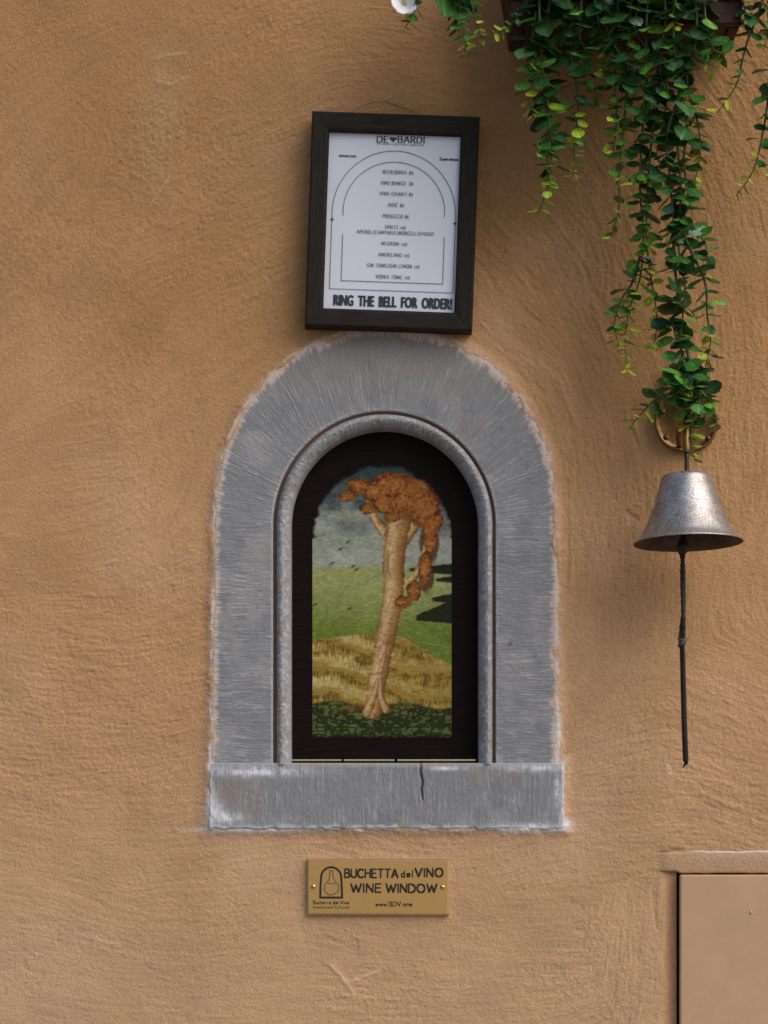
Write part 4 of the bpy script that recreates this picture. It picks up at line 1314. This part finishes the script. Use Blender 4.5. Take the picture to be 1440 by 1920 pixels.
# ------------------------------------------------------------------ bell with its pull cord
ptop = W(1287, 889, BD); prim = W(1292, 1018, BD)
bell = empty('bell', ptop)
tag(bell, 'dull grey metal bell with a long black pull cord, hanging right of the stone arch', 'bell')
k = (D - BD) / D * S
HB = 127 * k
bprof = [(0.0, 0.0), (30, 0.0), (41, 1.2), (46.0, 5), (48.5, 11), (51.5, 22), (57, 40), (63.5, 60), (71, 80), (79, 98), (87, 112), (94, 121), (101.5, 127.0), (103.2, 129.0), (102.6, 130.2), (100.5, 129.6),
         (92, 122.6), (84.5, 113), (76.5, 99), (68.5, 81), (61, 61), (54, 40), (48, 22), (44, 10), (36, 6), (0.0, 5)]
NS = 72
vs, fs = [], []
for (r, hgt) in bprof:
    for i in range(NS):
        a = 2 * math.pi * i / NS
        rr_ = r * k * (1 + 0.004 * math.sin(3 * a + 1) * (r > 90)) 
        vs.append((rr_ * math.cos(a), rr_ * math.sin(a), -hgt * k))
for q_ in range(len(bprof) - 1):
    for i in range(NS):
        a = q_ * NS + i; b = q_ * NS + (i + 1) % NS
        fs.append([a, a + NS, b + NS, b])
me = mesh_from('bell_body', vs, fs, M_bell, True)
me.materials.append(M_inner)
for p in me.polygons:
    if p.index >= 14 * NS: p.material_index = 1
body = bpy.data.objects.new('bell_body', me); COL.objects.link(body); body.parent = bell
body.rotation_euler = (math.radians(-2.6), math.radians(-1.2), 0)
bl = ([], [])
tube(bl, [W(1287, 846, BD), W(1287.5, 860, BD), W(1288, 884, BD), W(1287, 891, BD)], [.0026, .0024, .0026, .004], 10)
link('stem', mesh_from('stem', *bl, M_iron, True), bell)
bl = ([], [])
tube(bl, [W(1287, 905, BD), W(1284, 980, BD), W(1281, 1010, BD), W(1280.5, 1018, BD), W(1280, 1026, BD), W(1279.5, 1034, BD), W(1279, 1041, BD)], [.0018, .0020, .0035, .0058, .0066, .0058, .0030], 12)
link('clapper', mesh_from('clapper', *bl, M_iron, True), bell)
cp = catmull([W(1279.5, 1036, BD), W(1280, 1060, BD), W(1280.5, 1100, BD), W(1281, 1150, BD - .002), W(1279, 1196, BD - .004), W(1280, 1240, BD - .006), W(1281.5, 1300, BD - .008), W(1283.5, 1370, BD - .009), W(1286, 1428, BD - .010)], 40)
# cord: two plaits above the knot, a whipped single cord below
bl = ([], [])
n = len(cp)
zk = W(1280, 1203, BD - .004).z
for sgn in (0, 1):
    pts, rad = [], []
    for i, p in enumerate(cp):
        if p.z < zk - 0.004: break
        a = i * 0.035 + math.pi * sgn + .4
        wide = 0.0006 + 0.0013 * math.exp(-((p.z - (W(1280, 1170, BD).z)) / 0.02) ** 2) + 0.0006 * math.exp(-((p.z - W(1280, 1045, BD).z) / 0.02) ** 2)
        pts.append(p + Vector((math.cos(a) * wide, math.sin(a) * wide, 0)))
        rad.append(0.0023 + 0.0002 * math.sin(i * 0.5))
    tube(bl, pts, rad, 7)
pts = [p for p in cp if p.z < zk + 0.002]
fine_pts = []
for i in range(len(pts) - 1):
    for q_ in range(3): fine_pts.append(pts[i].lerp(pts[i + 1], q_ / 3))
rad = [0.0030 + 0.0005 * math.sin(i * 1.9) + 0.0004 * i / len(fine_pts) for i in range(len(fine_pts))]
tube(bl, fine_pts, rad, 8)
e = fine_pts[-1]
tube(bl, [e, e + Vector((-.0005, 0, -.002)), e + Vector((-.003, 0, -.007))], [.0030, .0016, .0006], 6)
tube(bl, [e, e + Vector((.0018, 0, -.0035))], [.0024, .0012], 6)
cord = link('pull_cord', mesh_from('pull_cord', *bl, M_cord, True), bell)
bl = ([], [])
kc = W(1278.5, 1203, BD - .004)
for q_ in range(3):
    ring = []
    for i in range(13):
        a = 2 * math.pi * i / 12
        ring.append(kc + Vector((0.0032 * math.cos(a) + (.0008 if q_ == 1 else 0), 0.0030 * math.sin(a), -0.003 * q_ + 0.003 + 0.0018 * math.sin(a + q_))))
    tube(bl, ring, 0.0017, 7, False)
link('knot', mesh_from('knot', *bl, M_cordgrey, True), cord)

# ------------------------------------------------------------------ planter box
pf = 0.11
planter = empty('planter_box', W(1175, 45, 0.06))
tag(planter, 'dark red brown wooden planter box on the wall, its base overhung by vines', 'planter')


def quad_slab(name, pts, th, dirv, mat, parent):
    """slab from four front points, thickness th along dirv"""
    vs = [p.copy() for p in pts] + [p + dirv * th for p in pts]
    me = mesh_from(name, vs, [(0, 1, 2, 3), (7, 6, 5, 4), (0, 4, 5, 1), (1, 5, 6, 2), (2, 6, 7, 3), (3, 7, 4, 0)], mat)
    bm = bmesh.new(); bm.from_mesh(me); bmesh.ops.recalc_face_normals(bm, faces=bm.faces)
    bmesh.ops.bevel(bm, geom=list(bm.edges), offset=0.0012, segments=2, affect='EDGES'); bm.to_mesh(me); bm.free()
    return link(name, me, parent)


def sidex(py, which):
    return 955 + py * 0.16 if which == 0 else 1394 - py * 0.10


ys = [46, 2, -90, -180]
for i in range(3):
    a, b = ys[i] - 0.8, ys[i + 1] + 0.8
    quad_slab('front_plank', [W(sidex(a, 0), a, pf), W(sidex(a, 1), a, pf), W(sidex(b, 1), b, pf), W(sidex(b, 0), b, pf)], 0.012, Vector((0, 1, 0)), M_planter, planter)
for wh in (0, 1):
    q0 = W(sidex(46, wh), 46, pf); q1 = W(sidex(-180, wh), -180, pf)
    q0 = q0 + Vector((0, .0125, 0)); q1 = q1 + Vector((0, .0125, 0))
    back = Vector((0, pf - .02, 0))
    sg = 1 if wh == 0 else -1
    quad_slab('side_plank', [q0 + Vector((0, 0, .0)), q0 + back, q1 + back, q1], 0.012, Vector((sg, 0, 0)), M_planter, planter)
q0 = W(sidex(46, 0), 46, pf) + Vector((.013, .013, .001)); q1 = W(sidex(46, 1), 46, pf) + Vector((-.013, .013, .001))
quad_slab('bottom_plank', [q0, q1, q1 + Vector((0, pf - .022, 0)), q0 + Vector((0, pf - .022, 0))], 0.010, Vector((0, 0, 1)), M_planter, planter)
q0 = W(965, -165, pf) + Vector((.005, .014, 0)); q1 = W(1385, -165, pf) + Vector((-.005, .014, 0))
quad_slab('soil', [q0, q1, q1 + Vector((0, .08, 0)), q0 + Vector((0, .08, 0))], 0.01, Vector((0, 0, -1)), M_soil, planter)

# ------------------------------------------------------------------ trailing plants
def leaf_mesh(name, asp, cup, fold, tipk):
    vs, fs = [], []
    R_, Cn = 7, 5
    for i in range(R_):
        u = 0.5 - 0.5 * math.cos(math.pi * i / (R_ - 1))
        hwid = 0.5 * asp * (max(0.0, 1 - (2 * u - 1) ** 2) ** 0.5) * (1 + tipk * (0.5 - u))
        for j in range(Cn):
            s = (j - 2) / 2
            y = s * max(hwid, 0.018)
            z = fold * abs(y) + cup * (u - 0.5) ** 2 - cup * 0.25 + 0.03 * math.sin(5 * u + 3 * s) * abs(s)
            vs.append((u + 0.10, y, z))
    for i in range(R_ - 1):
        for j in range(Cn - 1):
            a = i * Cn + j
            fs.append([a, a + Cn, a + Cn + 1, a + 1])
    # short stalk
    n0 = len(vs)
    vs += [(0, -.02, 0), (0, .02, 0), (.12, .02, 0), (.12, -.02, 0)]
    fs.append([n0, n0 + 1, n0 + 2, n0 + 3])
    return mesh_from(name, vs, fs, M_leaf, True)


LM = [leaf_mesh('leaf_round', 0.95, 0.35, 0.18, 0.15), leaf_mesh('leaf_round', 0.86, -0.30, 0.10, 0.0), leaf_mesh('leaf_oval', 0.72, 0.25, 0.22, 0.3),
      leaf_mesh('leaf_oval', 0.80, -0.2, -0.15, 0.1), leaf_mesh('leaf_narrow', 0.48, 0.4, 0.3, 0.4)]
DARK = [(0.022, 0.075, 0.016), (0.013, 0.040, 0.011), (0.018, 0.058, 0.014), (0.014, 0.045, 0.016), (0.026, 0.08, 0.018), (0.034, 0.095, 0.028)]
MID = [(0.075, 0.20, 0.03), (0.055, 0.17, 0.04), (0.12, 0.26, 0.04), (0.05, 0.15, 0.025)]
GLAU = [(0.14, 0.24, 0.16), (0.19, 0.29, 0.22), (0.10, 0.2, 0.12)]
LIME = [(0.26, 0.34, 0.03), (0.32, 0.38, 0.045), (0.20, 0.32, 0.04), (0.34, 0.35, 0.035)]
OLIVE = [(0.12, 0.12, 0.03), (0.09, 0.11, 0.03)]


def leaf_colour(s, tone, tip):
    """s 0..1 along the vine, tone 0 dark .. 1 bright"""
    r = rng.random()
    if tip and s > 0.77 + rng.uniform(-.1, .1): c = rng.choice(LIME if rng.random() < .75 else OLIVE)
    elif tip and s > 0.55 and r < 0.45: c = rng.choice(MID + LIME[:1])
    elif r < 0.66 - 0.45 * tone - 0.35 * max(0, s - .3): c = rng.choice(DARK)
    elif r < 0.93 - 0.12 * tone: c = rng.choice(MID + DARK[2:])
    else: c = rng.choice(GLAU[2:] + MID if rng.random() < .6 else GLAU)
    f = rng.uniform(1.0, 1.9)
    return (c[0] * f, c[1] * f, c[2] * f, 1)


def vine(plant, pts, s0, s1, tone=0.3, tip=True, gap=0.62, side=0.0):
    """pts: (px, py, depth); s0, s1: leaf diameter px at root and tip"""
    P3 = catmull([W(*p) for p in pts], 10)
    L = [0.0]
    for a, b in zip(P3[:-1], P3[1:]): L.append(L[-1] + (b - a).length)
    tot = L[-1]
    bl = ([], [])
    nn = len(P3)
    tube(bl, P3, [S * (1.9 * (1 - i / nn) + 0.8) * (0.7 + s0 / 60) for i in range(nn)], 5)
    st = link('vine', mesh_from('vine', *bl, M_stem, True), plant)
    dist = rng.uniform(0, .4) * s0 * S; i = 0; odd = rng.random() * math.pi
    base_inv = pinv(st)
    while dist < tot:
        while i < nn - 2 and L[i + 1] < dist: i += 1
        f = (dist - L[i]) / max(1e-9, L[i + 1] - L[i])
        p = P3[i].lerp(P3[i + 1], f)
        tdir = (P3[min(i + 2, nn - 1)] - P3[max(i - 1, 0)]).normalized()
        s = dist / tot
        size = (s0 + (s1 - s0) * s ** 1.15) * 1.42 * rng.uniform(0.8, 1.2) * S
        n_here = 2 if rng.random() < .9 else 3
        for m in range(n_here):
            az = odd + m * 2 * math.pi / n_here + rng.uniform(-.35, .35)
            ref = Vector((0, -1, 0)); u = (ref - tdir * ref.dot(tdir)).normalized(); vv = tdir.cross(u)
            out = (u * math.cos(az) + vv * math.sin(az))
            if side: out = (out + Vector((side, 0, 0)) * .5).normalized()
            ld = (out + tdir * rng.uniform(-0.15, 0.75) + Vector((0, 0, -0.15))).normalized()
            # keep leaves off the wall
            if p.y + ld.y * size > -0.006: ld.y = -abs(ld.y) * .5; ld.normalize()
            nrm = (-tdir + out * rng.uniform(-.5, .9) + Vector((rng.uniform(-.6, .6), rng.uniform(-1.1, .25), rng.uniform(-.5, .5)))).normalized()
            yv = nrm.cross(ld)
            if yv.length < .05: continue
            yv.normalize(); zv = ld.cross(yv)
            late = s > 0.86 and tip
            lm = LM[4] if (late and rng.random() < .7) or size < 11 * S and rng.random() < .5 else rng.choice(LM[:4])
            sz = size * (1.15 if lm is LM[4] else 1.0) * rng.uniform(.85, 1.12)
            M3 = Matrix((ld, yv, zv)).transposed().to_4x4()
            Mw = Matrix.Translation(p) @ M3 @ Matrix.Scale(sz, 4)
            o = bpy.data.objects.new('leaf', lm); COL.objects.link(o)
            o.parent = st; o.matrix_parent_inverse = base_inv
            o.matrix_basis = Mw
            o.color = leaf_colour(s, tone, tip)
        odd += math.pi / 2 + rng.uniform(-.3, .3)
        dist += size * gap * 1.02 * rng.uniform(.75, 1.25)


pa = empty('trailing_plant', W(1040, 20, 0.10))
tag(pa, 'eucalyptus vines over the left end of the planter box, longest strand ending lime green', 'plant', 'eucalyptus vines on the wall')
pb = empty('trailing_plant', W(1180, 20, 0.10))
tag(pb, 'dense eucalyptus vines falling from the middle of the planter box towards the bell', 'plant', 'eucalyptus vines on the wall')
pc_ = empty('trailing_plant', W(1290, 20, 0.10))
tag(pc_, 'longest eucalyptus vines, reaching down over the bronze bell bracket', 'plant', 'eucalyptus vines on the wall')
pd_ = empty('trailing_plant', W(1430, 10, 0.10))
tag(pd_, 'thin loose eucalyptus sprays right of the planter box at the picture edge', 'plant', 'eucalyptus vines on the wall')
pe = empty('flowering_plant', W(830, -30, 0.09))
tag(pe, 'short vines with one white blossom above the menu frame', 'plant')

# left end of the box
vine(pa, [(1010, -60, .125), (1012, 40, .125), (1018, 130, .11), (1028, 210, .10), (1026, 290, .09), (1028, 345, .085), (1008, 402, .08)], 34, 11, .15)
vine(pa, [(1035, -40, .125), (1022, 60, .12), (996, 130, .11), (990, 175, .105), (1000, 222, .10)], 34, 10, .1)
vine(pa, [(1060, -60, .125), (1068, 40, .12), (1072, 110, .11), (1084, 190, .10), (1078, 260, .09), (1076, 332, .085)], 28, 11, 0.0)
vine(pa, [(1075, 20, .12), (1072, 95, .11), (1092, 125, .105), (1106, 165, .10), (1128, 180, .10)], 24, 16, 0, False)
vine(pa, [(1000, -30, .13), (980, 20, .125), (958, 45, .12), (932, 64, .115)], 15, 9, .2)
vine(pa, [(1005, 20, .12), (1000, 90, .12), (1025, 150, .11), (1045, 185, .10)], 36, 20, .3, False)
vine(pa, [(1018, 180, .10), (1030, 230, .095), (1035, 290, .09), (1022, 340, .088)], 30, 18, .2, False)
vine(pa, [(1110, -30, .125), (1122, 40, .12), (1134, 90, .11), (1128, 134, .105)], 20, 9, .5)
vine(pa, [(1020, -80, .13), (1050, -10, .125), (1060, 50, .12), (1052, 88, .12)], 32, 22, 0, False)
vine(pa, [(1080, -80, .13), (1090, 0, .125), (1085, 60, .12), (1100, 100, .115)], 30, 20, 0, False)
# middle
vine(pb, [(1150, -60, .125), (1160, 40, .12), (1150, 120, .11), (1156, 220, .10), (1146, 290, .095), (1128, 285, .09)], 28, 12, .15)
vine(pb, [(1190, -60, .125), (1180, 50, .12), (1176, 150, .11), (1168, 250, .10), (1160, 330, .095), (1160, 390, .09), (1146, 445, .085)], 30, 11, .15)
vine(pb, [(1215, -60, .125), (1212, 60, .12), (1212, 150, .11), (1204, 250, .10), (1200, 350, .09), (1206, 440, .085), (1200, 520, .08), (1180, 580, .075), (1172, 640, .072), (1177, 695, .07)], 30, 13, .2)
vine(pb, [(1232, 20, .12), (1238, 150, .11), (1222, 260, .10), (1214, 360, .095), (1212, 450, .088), (1222, 530, .08), (1232, 600, .075), (1224, 655, .075)], 27, 11, .25)
vine(pb, [(1130, -40, .125), (1140, 60, .12), (1170, 110, .115), (1200, 150, .11), (1230, 210, .105)], 32, 22, 0, False)
vine(pb, [(1240, -50, .13), (1248, 30, .125), (1240, 100, .115), (1252, 170, .11), (1240, 240, .105), (1228, 300, .10)], 30, 20, .2, False)
vine(pb, [(1200, 480, .08), (1185, 530, .078), (1166, 560, .075), (1152, 605, .074), (1160, 650, .072)], 26, 13, .4)
vine(pb, [(1160, -80, .13), (1200, -20, .125), (1190, 50, .12), (1215, 95, .12)], 34, 24, 0, False)
vine(pb, [(1140, 60, .11), (1160, 100, .11), (1150, 140, .105), (1130, 140, .10)], 18, 12, .6, True)
# long ones over the bell bracket
vine(pc_, [(1265, -60, .125), (1262, 60, .12), (1272, 160, .11), (1270, 260, .105), (1276, 360, .10), (1272, 460, .09), (1284, 540, .085), (1276, 640, .08), (1284, 710, .075), (1290, 780, .07), (1302, 862, .068)], 32, 12, .25)
vine(pc_, [(1300, -50, .125), (1306, 60, .12), (1288, 150, .11), (1308, 230, .105), (1312, 290, .10), (1302, 345, .095)], 30, 12, .2)
vine(pc_, [(1272, 420, .095), (1300, 480, .09), (1322, 530, .085), (1326, 590, .08), (1332, 640, .078), (1322, 690, .078)], 28, 12, .15)
vine(pc_, [(1278, 400, .09), (1312, 440, .09), (1326, 470, .09), (1322, 518, .088)], 26, 12, .6)
vine(pc_, [(1272, 180, .115), (1250, 260, .11), (1256, 340, .105), (1262, 420, .10), (1250, 470, .095)], 28, 18, .25, False)
vine(pc_, [(1292, 200, .11), (1282, 300, .105), (1290, 380, .10), (1268, 440, .098)], 28, 20, .3, False)
vine(pc_, [(1262, 470, .09), (1270, 560, .085), (1262, 610, .08), (1280, 660, .08)], 30, 26, .15, False)
vine(pc_, [(1284, 690, .078), (1312, 730, .075), (1334, 760, .072), (1338, 800, .072)], 30, 16, .25)
vine(pc_, [(1280, 700, .078), (1258, 735, .075), (1228, 750, .072), (1206, 772, .07), (1182, 800, .07)], 28, 10, .35)
vine(pc_, [(1286, 650, .08), (1300, 700, .078), (1312, 745, .076), (1296, 790, .074), (1302, 830, .072)], 30, 13, .4)
vine(pc_, [(1320, -60, .13), (1322, 30, .125), (1336, 90, .118), (1362, 100, .115)], 30, 24, 0, False)
vine(pc_, [(1280, 60, .12), (1305, 110, .115), (1330, 120, .112), (1348, 128, .11)], 28, 18, .7)
vine(pc_, [(1290, -80, .13), (1270, -10, .13), (1262, 30, .13), (1270, 58, .13)], 24, 12, .7)
vine(pc_, [(1262, 100, .115), (1282, 140, .112), (1250, 150, .11), (1240, 170, .108)], 24, 16, .8, False)
vine(pc_, [(1275, 560, .084), (1262, 600, .08), (1270, 650, .08)], 32, 28, .1, False)
vine(pc_, [(1282, 660, .08), (1270, 700, .078), (1262, 735, .076), (1268, 770, .074)], 30, 18, .7, False)
vine(pc_, [(1290, 690, .078), (1308, 715, .077), (1318, 760, .075), (1322, 795, .074)], 28, 16, .7, False)
vine(pc_, [(1284, 700, .08), (1282, 740, .078), (1290, 780, .076), (1298, 815, .074)], 26, 14, .9)
# right-hand sprays
vine(pd_, [(1440, -40, .12), (1420, 30, .11), (1402, 75, .10), (1390, 120, .095), (1384, 150, .09), (1368, 180, .085), (1344, 212, .08)], 22, 11, .5, gap=1.0)
vine(pd_, [(1470, 60, .11), (1445, 130, .105), (1438, 200, .10), (1428, 260, .095), (1412, 320, .09), (1380, 368, .085)], 26, 10, .05, gap=.8)
vine(pd_, [(1455, -50, .12), (1442, 10, .115), (1440, 60, .11), (1432, 92, .105)], 26, 12, .1)
vine(pd_, [(1400, -60, .12), (1392, -10, .115), (1398, 30, .11), (1392, 52, .11)], 22, 14, .1, False)
vine(pd_, [(1480, 160, .11), (1462, 230, .105), (1450, 290, .10), (1440, 330, .095)], 26, 12, .1)
# flowering plant above the menu
vine(pe, [(800, -60, .11), (785, -10, .105), (775, 25, .10), (760, 52, .10)], 22, 10, .4)
vine(pe, [(845, -60, .11), (860, 0, .105), (866, 50, .10), (878, 102, .095)], 24, 11, .25)
vine(pe, [(870, -60, .11), (885, 10, .105), (895, 50, .10), (906, 78, .098)], 18, 10, .2)
vine(pe, [(860, -60, .11), (852, -20, .105), (850, 20, .10), (862, 62, .10)], 26, 14, .2)
vine(pe, [(830, -80, .11), (825, -40, .105), (815, -15, .10), (822, 4, .10)], 46, 42, 0, False)
# white blossom
fc = W(757, 6, .105)
flower = link('blossom', mesh_from('blossom', [fc + Vector((0.003 * math.cos(a), -0.002, 0.003 * math.sin(a))) for a in [2 * math.pi * i / 8 for i in range(8)]], [list(range(8))[::-1]], flat_mat('blossom_centre', (0.5, 0.45, 0.15), .7)), pe)
pv, pfc = [], []
for i in range(6):
    u = i / 5
    wd_ = 0.5 * (math.sin(math.pi * min(1, u * .86 + .08)) ** .8)
    for j in range(5):
        s = (j - 2) / 2
        pv.append((u, s * wd_, 0.22 * u * u + 0.07 * math.sin(6 * s + 4 * u) * u))
for i in range(5):
    for j in range(4):
        a = i * 5 + j
        pfc.append([a, a + 5, a + 6, a + 1])
pm = mesh_from('petal', pv, pfc, M_petal, True)
finv = pinv(flower)
for i in range(6):
    a = 2 * math.pi * i / 6 + .3
    ld = Vector((math.cos(a), -.35 + rng.uniform(-.3, .2), math.sin(a))).normalized(); yv = Vector((0, -1, 0)).cross(ld).normalized(); zv = ld.cross(yv)
    o = bpy.data.objects.new('petal', pm); COL.objects.link(o); o.parent = flower; o.matrix_parent_inverse = finv
    o.matrix_basis = Matrix.Translation(fc) @ Matrix((ld, yv, zv)).transposed().to_4x4() @ Matrix.Scale(28 * S * rng.uniform(.85, 1.1), 4)
